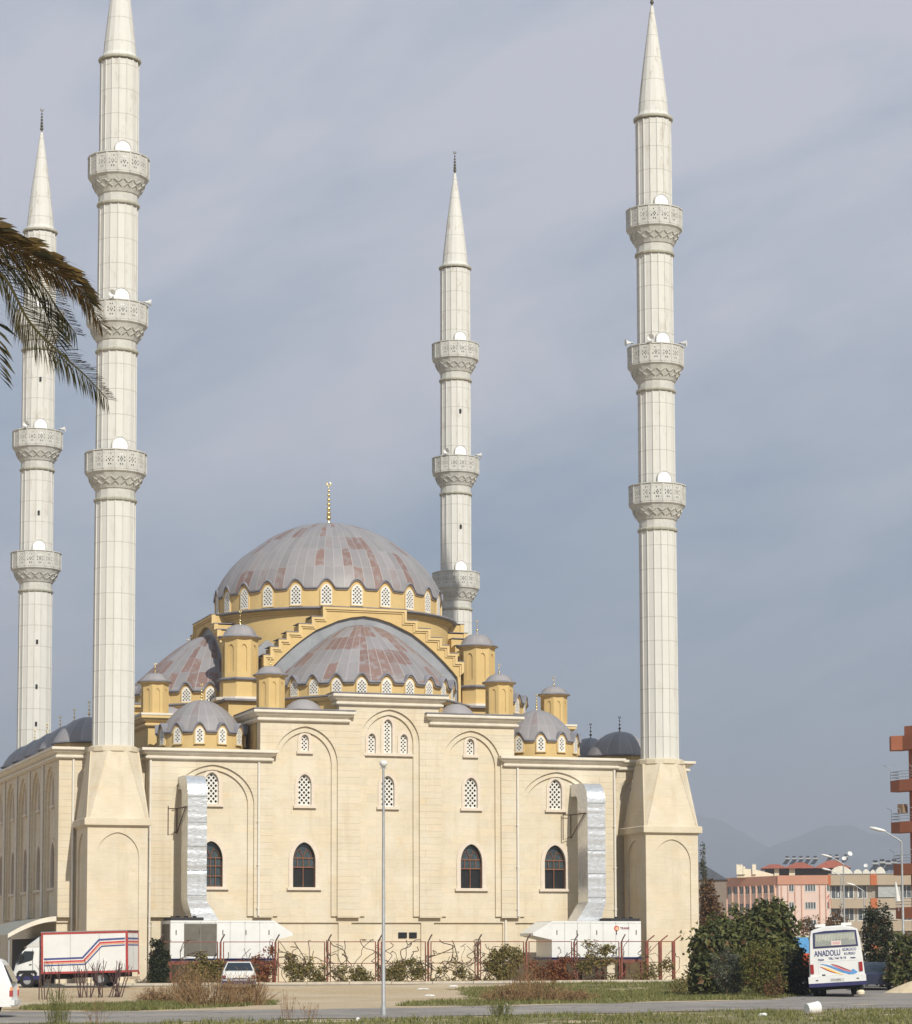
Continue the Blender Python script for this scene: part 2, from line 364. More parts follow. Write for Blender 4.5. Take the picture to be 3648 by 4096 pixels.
def lattice_holes(poly, s, h, cx, z0):
    hs = []; zs = [p[1] for p in poly]; xs = [p[0] for p in poly]
    j = 0; z = z0+s*.62
    while z < max(zs):
        k = int((max(xs)-min(xs))/s)+3
        for i in range(-k, k+1):
            x = cx+(i+(.5 if j % 2 else 0))*s
            d = [(x-h, z), (x, z-h*1.1), (x+h, z), (x, z+h*1.1)]
            if all(inside((x+(q[0]-x)*1.3, z+(q[1]-z)*1.3), poly) for q in d): hs.append(d)
        z += s*.5*1.1; j += 1
    return hs
def gz(y):
    """ground height: the mosque stands on slightly raised ground"""
    t = min(1, max(0, (y+26)/16)); t = t*t*(3-2*t)
    return -.3+.3*t

# ================================================================ MOSQUE
MO = thing('mosque', 'large cream stone mosque with grey lead domes and ochre drums between four minarets', 'mosque', (16, 14, 0))
YF, YM, YI, YP, YB = 1.25, 1.37, 1.49, 1.84, 2.06
# ---- window prototypes (origin at sill centre on the field plane)
def win_proto(hw, H, hs, fr, sillw, kind, s=None, h=None):
    s = .262 if hw > .3 else .2; h = .085 if hw > .3 else .062
    o = MB().poly(arch(0, hw+.04, 0, hs, H+.04), .30, .36).build('window', [GLASS if kind == 'wood' else (DARK if kind == 'open' else GREYP)], None)
    inner = arch(0, hw, .02, hs, H); outer = arch(0, hw+fr, -.0, hs, H+fr*1.05)
    MB().poly(outer, -.055, .10, holes=[inner]).build('frame', TRIM, o)
    if sillw: MB().box(-sillw, sillw, -.16, .05, -.14, -.004).build('sill', TRIM, o)
    if kind == 'lattice':
        pl = arch(0, hw+.01, .0, hs, H+.01)
        MB().poly(pl, .12, .17, holes=lattice_holes(pl, s, h, 0, 0)).build('lattice', WHITE, o)
    else:
        b = MB(); y0, y1 = .2, .27
        if kind == 'wood':
            for z in (.05, .62, 1.17, 1.62): b.box(-hw, hw, y0, y1, z-.025, z+.025)
            for x in (-.3, 0, .3): b.box(x-.02, x+.02, y0+.003, y1+.003, 0, 1.62)
        else:
            gl = MB().poly([(p[0], p[1]) for p in arch(0, hw+.02, 1.14, hs, H+.02)], .27, .29).build('glass', GLASS, o)
            for z in (1.14, 1.65): b.box(-hw, hw, y0, y1, z-.03, z+.03)
            b.box(-.022, .022, y0+.003, y1+.003, 0, 1.65)
            for x in (-.33, .33): b.box(x-.02, x+.02, y0+.003, y1+.003, 1.14, 1.65)
        for cx_ in (-.26, .26):
            b.tube([(cx_*1.05+.24*cos(a), y0+.035, 1.65+.42*sin(a)) for a in [pi*i/8 for i in range(9)]], .02, 4)
        b.tube([(0, y0+.035, 1.65), (-.22, y0+.035, 2.2)], .02, 4); b.tube([(0, y0+.035, 1.65), (.22, y0+.035, 2.2)], .02, 4)
        for sx in (-1, 1): b.box(sx*hw-.03, sx*hw+.03, y0-.003, y1-.003, 0, hs)
        b.build('mullions', MULL, o)
    return o
W_WOOD = win_proto(.65, 2.53, 1.5, .23, .99, 'wood'); W_OPEN = win_proto(.65, 2.53, 1.5, .23, .99, 'open')
W_MID = win_proto(.385, 1.76, 1.2, .18, .66, 'lattice')
W_TOP = win_proto(.225, .95, .65, .18, .475, 'lattice'); W_T2 = win_proto(.26, 1.95, 1.55, .16, 0, 'lattice'); W_T3 = win_proto(.225, 1.13, .82, .16, 0, 'lattice')
used = set()
def put(proto, X, Y, Z, rz=0):
    loc = Vector((X, Y, Z))-MO.location
    if proto.name not in used:
        used.add(proto.name); proto.parent = MO; proto.location = loc; proto.rotation_euler = (0, 0, rz); return proto
    return dup(proto, MO, loc, (0, 0, rz))
WH = dict(low=(.69, 5.28, 1.5, 2.57), mid=(.425, 9.85, 1.2, 1.80), top=(.265, 12.89, .65, .99), t2=(.30, 12.87, 1.55, 1.99), t3=(.265, 12.87, .82, 1.17))
def wh(k, cx):
    hw, z0, hs, H = WH[k]; return arch(cx, hw, z0, z0+hs, z0+H)
def layered(top, x0, x1, arches, holes, M=None, y=YF, name='facade_wall', zl=3.69, zf=3.34, mat_=None):
    """stepped-arch stone wall: two stepped arch layers in front of a field with window holes"""
    b = MB()
    for lay, (ya, yb) in enumerate(((y, y+.12), (y+.12, y+.24))):
        pts = [(x0, zl+lay*.002)]
        for cx, ho, hi, zs, zo, zi in arches:
            hw, za = (ho, zo) if lay == 0 else (hi, zi)
            a = arch(cx, hw, zl+lay*.002, zs, za, 14)
            pts += [a[0]] + list(reversed(a[2:])) + [a[1]]
        pts += [(x1, zl+lay*.002)] + top
        b.poly(pts, ya, yb, m=1-lay)
    b.poly([(x0, zf), (x1, zf)]+top, y+.24, y+.80, holes=holes)
    b.poly([(x0+.02, -.4), (x1-.02, -.4), (x1-.02, zf), (x0+.02, zf)], y+.36, y+.80)     # recessed plinth
    if M: b.xf(M)
    return b
AR = [(5.84, 2.33, 2.0, 9.85, 12.02, 11.75), (11.11, 1.86, 1.54, 12.2, 14.28, 13.97), (16.03, 1.76, 1.43, 13.5, 15.36, 15.07),
      (20.9, 1.80, 1.48, 12.2, 14.28, 13.97), (26.13, 2.33, 2.0, 9.85, 12.02, 11.75)]
top = [(29.76, 12.55), (23.5, 12.55), (23.5, 14.85), (18.95, 14.85), (18.95, 15.9), (13.05, 15.9), (13.05, 14.85), (8.5, 14.85), (8.5, 12.55), (2.24, 12.55)]
holes = [wh('low', x) for x in (5.8, 11.1, 20.95, 26.05)]+[wh('mid', x) for x in (5.81, 11.12, 15.97, 20.95, 26.1)]+[wh('top', x) for x in (11.12, 20.92)]+[wh('t2', 15.98)]+[wh('t3', x) for x in (15.03, 16.93)]
fb = layered(top, 2.24, 29.76, AR, holes)
for a, c in ((2.5, 3.3), (8.4, 9.15), (13.10, 13.85), (17.95, 18.7), (22.85, 23.6), (28.5, 29.3)): fb.box(a, c, YI, YI+.118, -.4, 3.336)   # stub pilasters on the plinth
# ledges under the pilasters
for a, c in ((2.24, 3.5), (8.17, 9.25), (12.97, 14.27), (17.79, 19.1), (22.7, 23.8), (28.46, 29.76)): fb.box(a, c, YF-.04, YI, 3.62, 3.688)
FW = fb.build('facade_wall', [STONE, STONEP], MO)
for x, p in ((5.8, W_WOOD), (11.1, W_OPEN), (20.95, W_OPEN), (26.05, W_OPEN)): put(p, x, YI, 5.28)
for x in (5.81, 11.12, 15.97, 20.95, 26.1): put(W_MID, x, YI, 9.85)
for x in (11.12, 20.92): put(W_TOP, x, YI, 12.89)
put(W_T2, 15.98, YI, 12.87)
for x in (15.03, 16.93): put(W_T3, x, YI, 12.87)
MB().box(14.53, 17.45, YI-.16, YI+.05, 12.73, 12.866).build('sill', TRIM, MO)
# dark interior block behind the openings
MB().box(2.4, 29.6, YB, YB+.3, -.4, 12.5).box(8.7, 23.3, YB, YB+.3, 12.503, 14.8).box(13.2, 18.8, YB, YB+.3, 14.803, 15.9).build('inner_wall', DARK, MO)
# vents in the plinth
for a, c in ((16.62, 17.13), (17.26, 17.71)):
    MB().box(a, c, YI+.06, YI+.2, 2.48, 2.80).build('vent', DARK, MO)
# ---- set-back side bays behind the corner minarets
def setback(mirror):
    x0, x1, cx = (29.76, 34.55, 31.45) if not mirror else (-2.55, 2.24, .55)
    t = [(x1, 12.55), (x0, 12.55)]
    b = layered(t, x0, x1, [(cx, 1.55, 1.25, 9.9, 12.0, 11.72)], [wh('low', cx), wh('mid', cx)], y=2.07)
    b.box(x0+.1, x1-.1, 2.9, 3.1, -.4, 12.4)
    b.box(x0, x1, 2.03, 2.31, 3.62, 3.688)
    b.build('facade_wall', [STONE, STONEP], MO)
    put(W_OPEN, cx, 2.31, 5.28); put(W_MID, cx, 2.31, 9.85)
setback(False); setback(True)
# ---- left side wall (faces -X), seen receding
BAYS = [5.0+4.75*k for k in range(6)]
Rl = Matrix(((0, 1, 0, -2.55-YF), (-1, 0, 0, 0), (0, 0, 1, 0), (0, 0, 0, 1)))      # local x -> -Y, local y -> +X
sa = [(-y, 1.65, 1.36, 9.9, 12.02, 11.75) for y in reversed(BAYS)]
sh = [wh('low', -y) for y in BAYS]+[wh('mid', -y) for y in BAYS]
b = layered([(-2.872, 12.55), (-31.5, 12.55)], -31.5, -2.872, sa, sh, M=Rl)
b.build('side_wall', [STONE, STONEP], MO)
MB().box(-1.6, 33.6, 3.2, 31.4, -.4, 12.5).box(33.61, 34.55, 2.872, 31.5, -.4, 12.55).build('side_wall', STONE, MO)
for y in BAYS:
    put(W_OPEN, -2.55+.24, y, 5.28, -pi/2); put(W_MID, -2.55+.24, y, 9.85, -pi/2)
# ---- cornices
PROF = [(-.05, 12.25), (.08, 12.25), (.10, 12.29), (.20, 12.31), (.22, 12.36), (.22, 12.42), (.12, 12.46), (.12, 12.52), (.20, 12.54), (.30, 12.60), (.37, 12.69), (.38, 12.72), (.46, 12.73), (.47, 12.77), (.47, 12.88), (-.05, 12.90)]
def cornice(path, dz, name='cornice', m=CORN, k=1):
    return MB().sweep(path, [(a*k, z+dz) for a, z in PROF]).build(name, m, MO)
cornice([(-2.55, 31.5), (-2.55, 2.07), (2.24, 2.07), (2.24, YF), (9.0, YF), (9.0, YF+.1)], -.02)
cornice([(23.0, YF+.1), (23.0, YF), (29.76, YF), (29.76, 2.07), (34.55, 2.07), (34.55, 31.5)], -.02)
cornice([(8.5, 6.4), (8.5, YF), (13.45, YF), (13.45, YF+.1)], 2.25)
cornice([(18.55, YF+.1), (18.55, YF), (23.5, YF), (23.5, 6.4)], 2.25)
cornice([(13.05, 2.4), (13.05, YF), (18.95, YF), (18.95, 2.4)], 3.27)
# lead strip flashings on top of the cornices
def flash(path, z, o=.44, name='flashing'):
    return MB().sweep(path, [(-.1, z), (o, z), (o+.02, z+.03), (o+.02, z+.075), (-.1, z+.12)]).build(name, LEADF, MO)
flash([(8.5, 6.4), (8.5, YF), (13.45, YF), (13.45, YF+.1)], 15.152); flash([(18.55, YF+.1), (18.55, YF), (23.5, YF), (23.5, 6.4)], 15.152)
flash([(13.05, 2.4), (13.05, YF), (18.95, YF), (18.95, 2.4)], 16.172)
# downpipes
def pipe(x, y, z0, z1):
    b = MB().tube([(x, y, z1), (x, y, z0)], .065, 8)
    for z in [z0+.4+i*2.4 for i in range(int((z1-z0)/2.4))]: b.box(x-.09, x+.09, y-.075, y+.06, z, z+.05)
    b.build('downpipe', PIPE, MO, smooth=40)
for x, y in ((8.42, YF-.07), (23.68, YF-.07), (29.66, YF-.07), (2.32, YF-.07), (-1.77, 2.0)): pipe(x, y, 3.7 if x > 5 else .3, 12.2)
pipe(23.0, YI-.05, .2, 3.6)
for y in BAYS[:5]: pipe(-2.62, y+1.95, 3.3, 12.2)
# ================= upper works
def prof_eval(prof, z):
    for (r0, z0), (r1, z1) in zip(prof, prof[1:]):
        if z0 >= z >= z1: return r0+(r1-r0)*(z0-z)/(z0-z1+1e-9)
    return prof[-1][0]
def scallop_dome(c, prof, rd, rl, zlip, bump, nwin, off, a0, a1, zdrum, npan, rowh, lead, nm='dome', drum='drum', per=14, nring=26, half=.30):
    """lead dome whose eave arches over each drum window; angle 0 faces -Y, growing towards +X"""
    sp_ = 2*pi/nwin; n = max(8, int(round((a1-a0)/sp_*per))); apex = prof[0][1]
    full = abs(a1-a0-2*pi) < 1e-6; cols = n+1
    arc = [0]
    dm = MB(); ed = MB(); dr = MB(); V = []
    for i in range(cols):
        a = a0+(a1-a0)*i/n; u = ((a-off)/sp_+.5) % 1-.5
        bb = (.5+.5*cos(pi*u/half))**.55 if abs(u) < half else 0
        ze = zlip+bump*bb; col = []
        for j in range(nring+1):
            t = j/nring; t = 1-(1-t)**1.7 if False else t
            zz = apex-(apex-ze)*(t**1.35)
            col.append((prof_eval(prof, zz), zz))
        V.append((a, col, ze))
    def P(a, r, z): return (c[0]+r*sin(a), c[1]-r*cos(a), z)
    vs = [P(a, r, z) for a, col, ze in V for r, z in col]; fs = []; uvs = []; m_ = nring+1
    for i in range(n):
        L0 = 0
        for j in range(nring):
            f = [i*m_+j, i*m_+j+1, (i+1)*m_+j+1, (i+1)*m_+j]
            (r0, z0), (r1, z1) = V[i][1][j], V[i][1][j+1]
            L1 = L0+sqrt((r1-r0)**2+(z1-z0)**2)
            ua, ub = (V[i][0]+10)*npan/(2*pi), (V[i+1][0]+10)*npan/(2*pi)
            uv = [(ua, L0/rowh), (ua, L1/rowh), (ub, L1/rowh), (ub, L0/rowh)]
            if j == 0: f = [f[1], f[2], f[3]]; uv = [uv[1], uv[2], uv[3]]
            fs.append(f); uvs.append(uv); L0 = L1
    dm.add(vs, fs, 0, uvs)
    D = dm.build(nm, lead, MO, smooth=35)
    # eave moulding: two stepped lead rolls, ochre soffit
    ep = [(None, .03, 0), (rl-.05, .05, 0), (rl, .0, 0), (rl, -.055, 0), (rl-.07, -.07, 0), (rl-.07, -.13, 0), (rl-.13, -.15, 1), (rd-.01, -.16, 1)]
    k = len(ep); vs = []; fs = []; ms = []
    for a, col, ze in V:
        for q, (r, dz, mm) in enumerate(ep): vs.append(P(a, col[-1][0]-.03 if r is None else r, ze+dz))
    o = MB()
    for i in range(n):
        for j in range(k-1):
            o.f.append([i*k+j, i*k+j+1, (i+1)*k+j+1, (i+1)*k+j]); o.m.append(ep[j+1][2])
    o.v = [Vector(p) for p in vs]
    o.build('eave', [LEADF, YEL2], D, smooth=40, fix=False)
    vs = [P(a, rd, z) for a, col, ze in V for z in (zdrum, ze-.15)]
    fs = [(i*2, i*2+1, (i+1)*2+1, (i+1)*2) for i in range(n)]
    DR = dr.add(vs, fs).build(drum, YEL, MO, smooth=40, fix=False)
    return D, DR
def drum_window(hw, H, fr=.0):
    """flat lattice window: dark glass with a white lattice in front, origin at bottom centre on the drum face"""
    hs = H-hw*1.25; pl = arch(0, hw, 0, hs, H, 7)
    b = MB().poly(arch(0, hw-.02, .01, hs, H-.02, 7), -.035, .03, m=1)
    s = hw*2/(3.0 if hw > .25 else 2.5)
    b.poly(pl, -.08, -.04, holes=lattice_holes(pl, s, s*.33, 0, 0), m=0)
    b.box(-hw-.07, hw+.07, -.11, .0, -.06, -.003, m=2)
    b.poly(arch(0, hw+.07, 0, hs, H+.08, 7), -.06, .02, holes=[arch(0, hw+.005, .02, hs, H+.005, 7)], m=2)
    return b
def ring_windows(DR, c, r, z, hw, H, angs):
    first = None
    for a in angs:
        loc = Vector((c[0]+r*sin(a), c[1]-r*cos(a), z))-MO.location
        if first is None:
            first = drum_window(hw, H).build('window', [WHITE, GREYP, YEL2], DR, local=True); w_ = first
        else:
            w_ = first.copy(); COL.objects.link(w_); w_.parent = DR
        w_.location = loc; w_.rotation_euler = (0, 0, a)
def finial(parent, x, y, z, h, balls=3, m=GOLD, name='finial', crescent=True):
    pr = [(.055*h**.5, 0), (.05*h**.5, .06*h), (.022*h**.5, .1*h)]; b = MB(); zz = .1*h
    R = .085*h**.62
    for k in range(balls):
        rr = R*(1-.45*k/max(1, balls-1)) if balls > 1 else R
        zc = .1*h+(.72*h)*(k+.5)/balls
        for q in range(-4, 5):
            a = q/4*pi/2*.93; pr.append((max(.013, rr*cos(a)), zc+rr*sin(a)))
    pr += [(.013, .86*h), (0, .87*h)]
    b.lathe([(r_, z_+z) for r_, z_ in pr], 10, (x, y))
    if crescent:
        cr = .065*h**.6 if h > 1 else .06
        b.tube([(x+cr*cos(a), y, z+.88*h+cr*1.05+cr*sin(a)) for a in [radians(-235+290*i/12) for i in range(13)]], [.2*cr+.3*cr*sin(pi*i/12) for i in range(13)], 6)
    return b.build(name, m, parent, smooth=50)
# ---- main dome
PM = [(0, 28.05), (.6, 28.03), (1.4, 27.90), (2.2, 27.70), (2.9, 27.42), (3.8, 26.95), (4.65, 26.33), (5.4, 25.78), (6.0, 25.18), (6.5, 24.5), (6.85, 23.85), (7.05, 23.3), (7.12, 22.9)]
MD, MDR = scallop_dome((16, 14), PM, 6.9, 7.07, 23.1, .56, 24, radians(-1.7), radians(-1.7)-pi, radians(-1.7)+pi, 21.8, 72, 1.55, LEAD, 'main_dome', 'drum')
ring_windows(MDR, (16, 14), 6.9, 22.08, .32, 1.22, [radians(-1.7+15*k) for k in range(24)])
finial(MD, 16, 14, 28.03, 2.75, 7)
# circular tier under the drum with a lead ledge
tier = MB().lathe([(7.42, 16.2), (7.42, 21.45), (7.5, 21.47), (7.5, 21.55), (7.66, 21.6), (7.66, 21.7)], 96, (16, 14)).build('tier_wall', YEL, MO, smooth=40)
MB().lathe([(7.4, 21.702), (7.85, 21.702), (7.92, 21.76), (7.92, 21.83), (7.2, 21.95), (6.8, 21.95)], 96, (16, 14)).build('tier_ledge', LEADF, MO, smooth=40)
MB().box(9.1, 22.9, 7.1, 20.9, 15.0, 18.6).loft([[(9.1, 7.1, 18.601), (22.9, 7.1, 18.601), (22.9, 20.9, 18.601), (9.1, 20.9, 18.601)], [(11.4, 9.4, 20.6), (20.6, 9.4, 20.6), (20.6, 18.6, 20.6), (11.4, 18.6, 20.6)]]).build('crossing_roof', LEADG, MO)
MB().box(7.75, 24.25, 5.75, 22.25, 12.6, 16.05).build('crossing_wall', YEL, MO)
MB().box(7.45, 24.55, 5.45, 22.55, 16.052, 16.17).build('crossing_ledge', LEADF, MO)
# ---- the four arms: centre block, octagonal base, half dome, stepped arch
PH = [(0, 20.85), (.7, 20.80), (1.3, 20.62), (2.0, 20.22), (2.7, 19.72), (3.4, 19.15), (4.1, 18.5), (4.7, 17.95), (5.2, 17.4), (5.5, 17.0), (5.62, 16.75)]
SX = [(2.5, 21.73), (3.17, 21.10), (3.96, 20.65), (4.68, 20.14), (5.15, 19.70), (5.65, 19.24), (6.05, 18.76)]
def arm(k):
    R = Matrix.Translation((16, 14, 0)) @ Matrix.Rotation(k*pi/2, 4, 'Z') @ Matrix.Translation((-16, -14, 0))
    ang = k*pi/2
    cx, cy = (R @ Vector((16, 6.9, 0)))[:2]
    def bl(b, name, m, parent=MO, **kw): return b.xf(R).build(name, m, parent, **kw)
    if k:
        bl(MB().poly([(8.5, 12.4), (23.5, 12.4), (23.5, 14.85), (18.95, 14.85), (18.95, 15.9), (13.05, 15.9), (13.05, 14.85), (8.5, 14.85)], YF, YF+.6), 'upper_wall', YEL)
        for p, dz in (([(8.5, 6.4), (8.5, YF), (13.45, YF), (13.45, YF+.1)], 2.25), ([(18.55, YF+.1), (18.55, YF), (23.5, YF), (23.5, 6.4)], 2.25), ([(13.05, 2.4), (13.05, YF), (18.95, YF), (18.95, 2.4)], 3.27)):
            bl(MB().sweep(p, [(a, z+dz) for a, z in PROF]), 'cornice', YEL2); bl(MB().sweep(p, [(-.1, 12.9+dz), (.5, 12.9+dz), (.5, 13.02+dz), (-.1, 13.02+dz)]), 'flashing', CORN if dz < 3 else LEADF)
    # side and rear of the centre block in plaster
    bl(MB().box(8.52, 23.48, YB+.31, 6.5, 12.4, 15.05), 'upper_wall', YEL)
    # octagonal base of the half dome
    pl = [(13.12, YB-.25), (18.88, YB-.25), (22.5, 6.3), (22.5, 7.0), (9.5, 7.0), (9.5, 6.3)]
    bl(MB().loft([[(x, y, z) for x, y in pl] for z in (15.06, 16.0)]), 'octagon_base', YEL)
    bl(MB().sweep([(9.5, 6.9), (9.5, 6.3), (13.12, YB-.25), (18.88, YB-.25), (22.5, 6.3), (22.5, 6.9)], [(-.1, 15.85), (.12, 15.87), (.22, 15.95), (.30, 16.02), (.30, 16.06), (-.1, 16.07)]), 'octagon_cornice', YEL2)
    bl(MB().sweep([(9.5, 6.9), (9.5, 6.3), (13.12, YB-.25), (18.88, YB-.25), (22.5, 6.3), (22.5, 6.9)], [(-.5, 16.072), (.36, 16.072), (.38, 16.1), (.38, 16.17), (-.5, 16.22)]), 'octagon_ledge', LEADF)
    # half dome (angles measured from the arm's outward direction)
    sc_off = ang
    D, DR = scallop_dome((cx, cy), PH, 5.4, 5.64, 16.95, .5, 24, ang-radians(1), ang-pi/2, ang+pi/2, 16.1, 48, 1.35, LEADB, 'half_dome', 'half_drum')
    ring_windows(DR, (cx, cy), 5.4, 16.27, .27, .88, [ang+radians(-76+15*q) for q in range(11)])
    # stepped arch wall
    pts = [(10.05, 16.1), (10.05, 18.1)]
    st = []
    for x, z in reversed(SX): pts += [(16-x, pts[-1][1]), (16-x, z)]
    for i, (x, z) in enumerate(SX):
        pts += [(16+x, z)]
        if i+1 < len(SX): pts += [(16+x, SX[i+1][1])]
    pts += [(22.05, 18.1), (21.95, 18.1), (21.95, 16.1)]
    pts = [p for i, p in enumerate(pts) if i == 0 or (abs(p[0]-pts[i-1][0])+abs(p[1]-pts[i-1][1])) > 1e-4]
    # arch opening as a notch from below
    ap = []
    prof = [(0, 21.33), (.8, 21.22), (1.6, 21.0), (2.95, 20.39), (3.7, 19.85), (4.3, 19.37), (5.0, 18.72), (5.45, 18.25), (5.75, 17.9)]
    notch = [(16+x, z) for x, z in reversed(prof)]+[(16-x, z) for x, z in prof[1:]]
    outer = list(reversed(pts))                      # starts bottom right, goes up and left ... to bottom left
    poly = outer+[(10.2, 16.1), (10.2, 17.4)]+list(reversed(notch))+[(21.8, 17.4), (21.8, 16.1)]
    bl(MB().poly(poly, 6.2, 7.35), 'stepped_arch', YEL)
    # moulding that follows the stair line, in two offset bands, with a thin lead capping on the treads
    def stair(d, dz=None):
        pp = [(0, SX[0][1]-d)]
        for i, (x, z) in enumerate(SX):
            pp.append((x-d, z-d))
            if i+1 < len(SX): pp.append((x-d, SX[i+1][1]-d))
        pp.append((SX[-1][0]-d, 18.15-d)); return pp
    b = MB()
    for d0, d1, yy in ((-.06, .09, 6.06), (.093, .19, 6.13)):
        for sgn in (-1, 1):
            o_, i_ = stair(d0), stair(d1)
            pg = [(16+sgn*x, z) for x, z in o_]+[(16+sgn*x, z) for x, z in reversed(i_)]
            b.poly(pg if sgn < 0 else list(reversed(pg)), yy, 6.3)
    bl(b, 'step_moulding', YEL2)
    f = MB(); prev = 0
    for x, z in SX:
        for sgn in (-1, 1):
            xs = sorted((16+sgn*(prev+.06), 16+sgn*(x+.09)))
            f.box(xs[0], xs[1], 6.03, 7.3, z+.062, z+.10)
        prev = x
    bl(f, 'step_capping', LEADF)
    # thin dark edge and grey lead wall inside the arch
    bl(MB().poly([(21.9, 16.1)]+notch+[(10.1, 16.1)], 6.42, 6.55), 'arch_infill', LEADG)
    # little semi domes beside the centre section
    for sx in (-1, 1):
        x0 = 16+sx*4.55
        bl(MB().lathe([(0, 15.98), (.3, 15.95), (.6, 15.84), (.9, 15.62), (1.1, 15.36), (1.22, 15.1)], 20, (x0, 3.05)), 'semi_dome', LEADS, smooth=50)
    # small turrets at the corners
    for sx in (-1, 1):
        v = R @ Vector((16+sx*6.79, 1.78, 0)); turret(v.x, v.y, 15.0, 17.0, .74, .95, 17.62, ang)
def octa(r, z, c, rot=pi/8): return [(c[0]+r*cos(rot+i*pi/4), c[1]+r*sin(rot+i*pi/4), z) for i in range(8)]
def turret(x, y, z0, z1, r, rl, zt, ang, base=None):
    c = (x, y); k = 1/cos(pi/8)
    b = MB().loft([octa(r*.93*k, z0, c), octa(r*.93*k, z1, c)])
    hw = r*.93*math.tan(pi/8)
    for i in range(8):
        m0 = len(b.v); W_ = r*math.tan(pi/8)-.004
        H = z1-z0
        nh = arch(0, W_*.42, .18*H if H < 2.5 else .12*H, H*.74, H*.86, 6)
        b.poly([(-W_, 0), (W_, 0), (W_, H), (-W_, H)], -r, -r*.93+.01, holes=[nh])
        b.xf(Matrix.Translation((x, y, z0)) @ Matrix.Rotation(i*pi/4, 4, 'Z'), m0)
    T = b.build('turret', YEL, MO)
    if base:
        MB().loft([octa(r*1.1*k, base, c), octa(r*1.1*k, z0-.1, c)]).build('turret_base', YEL, T)
        MB().loft([octa(r*1.25*k, z0-.1+.002, c), octa(r*1.3*k, z0-.03, c), octa(r*1.3*k, z0+.03, c), octa(r*1.05*k, z0+.08, c)]).build('turret_ledge', LEADF, T)
        MB().loft([octa(r*1.55*k, base-.1, c), octa(r*1.55*k, base+.06, c)]).build('turret_plinth', CORN, T)
    else:
        MB().loft([octa(r*1.1*k, z0, c), octa(r*1.1*k, z0+.1, c)]).build('turret_plinth', CORN, T)
    MB().loft([octa(r*1.02*k, z1, c), octa(rl*k*.97, z1+.10, c)]).build('turret_cornice', YEL2, T)
    H = zt-z1
    e = MB().lathe([(rl*.96, z1+.085), (rl*1.05, z1+.10), (rl*1.05, z1+.16), (rl*.93, z1+.20)], 24, c).build('turret_eave', LEADF, T, smooth=40)
    pr = [(rl*.95, z1+.19), (rl*.82, z1+.28), (rl*.75, z1+.2+.30*H), (rl*.60, z1+.2+.52*H), (rl*.40, z1+.2+.68*H), (rl*.15, zt-.04), (0, zt)]
    m = MB(); n = 24; vs = []; fs = []; uv = []
    for r_, z_ in pr:
        for i in range(n): vs.append((x+r_*cos(2*pi*i/n), y+r_*sin(2*pi*i/n), z_))
    for j in range(len(pr)-1):
        for i in range(n):
            i2 = (i+1) % n; fs.append((j*n+i, j*n+i2, (j+1)*n+i2, (j+1)*n+i)); uv.append([(i*.5, j*.3), (i*.5+.5, j*.3), (i*.5+.5, j*.3+.3), (i*.5, j*.3+.3)])
    m.add(vs, fs, 0, uv).build('turret_cap', LEADS, T, smooth=40)
    finial(T, x, y, zt-.03, .62 if base is None else .8, 2)
for k in range(4): arm(k)
for sx in (-1, 1):
    for sy in (-1, 1): turret(16+sx*7.27, 14+sy*6.95, 17.4, 19.72, .99, 1.2, 20.68, 0, base=16.25)
# ---- small corner domes
PS = [(0, 15.92), (.35, 15.88), (.75, 15.74), (1.15, 15.50), (1.5, 15.2), (1.85, 14.84), (2.15, 14.45), (2.38, 14.05), (2.48, 13.8)]
for sx in (-1, 1):
    for sy in (-1, 1):
        c = (16+sx*10.1, 14+sy*9.5)
        D, DR = scallop_dome(c, PS, 2.42, 2.62, 13.95, .5, 12, radians(15), radians(15)-pi, radians(15)+pi, 12.7, 24, 2.2, LEADS, 'corner_dome', 'corner_drum', half=.29)
        ring_windows(DR, c, 2.42, 13.27, .235, .9, [radians(15+30*q) for q in range(12)])
        finial(D, c[0], c[1], 15.9, .95, 4)
        MB().box(c[0]-2.75, c[0]+2.75, c[1]-2.6, c[1]+2.6, 12.4, 12.86).build('corner_roof', LEADF, MO)
# ---- row of plain domes on the side galleries
for gx in (-.15, 32.15):
    for j in range(5):
        gy = 6.4+4.75*j; z0 = 13.45
        pr = [(0, z0+1.5), (.4, z0+1.46), (.85, z0+1.3), (1.25, z0+1.03), (1.6, z0+.7), (1.85, z0+.36), (2.02, z0)]
        vs = []; fs = []; uv = []; n = 32
        for r_, z_ in pr:
            for i in range(n): vs.append((gx+r_*cos(2*pi*i/n), gy+r_*sin(2*pi*i/n), z_))
        for a_ in range(len(pr)-1):
            for i in range(n):
                i2 = (i+1) % n; fs.append((a_*n+i, a_*n+i2, (a_+1)*n+i2, (a_+1)*n+i)); uv.append([(i*.5, a_*.3), (i*.5+.5, a_*.3), (i*.5+.5, a_*.3+.3), (i*.5, a_*.3+.3)])
        D = MB().add(vs, fs, 0, uv).build('gallery_dome', LEADS, MO, smooth=40)
        MB().lathe([(1.95, z0), (2.12, z0+.0), (2.12, z0-.07), (1.9, z0-.1)], 32, (gx, gy)).build('eave', LEADF, D, smooth=40)
        MB().lathe([(1.95, z0-.09), (1.95, 12.6)], 8, (gx, gy)).build('gallery_drum', YEL, D)
        finial(D, gx, gy, z0+1.48, .95, 3, GOLD if gx < 10 else OLDBR)
MB().box(-2.5, 34.5, 2.95, 31.4, 12.503, 12.75).build('gallery_roof', LEADF, MO)

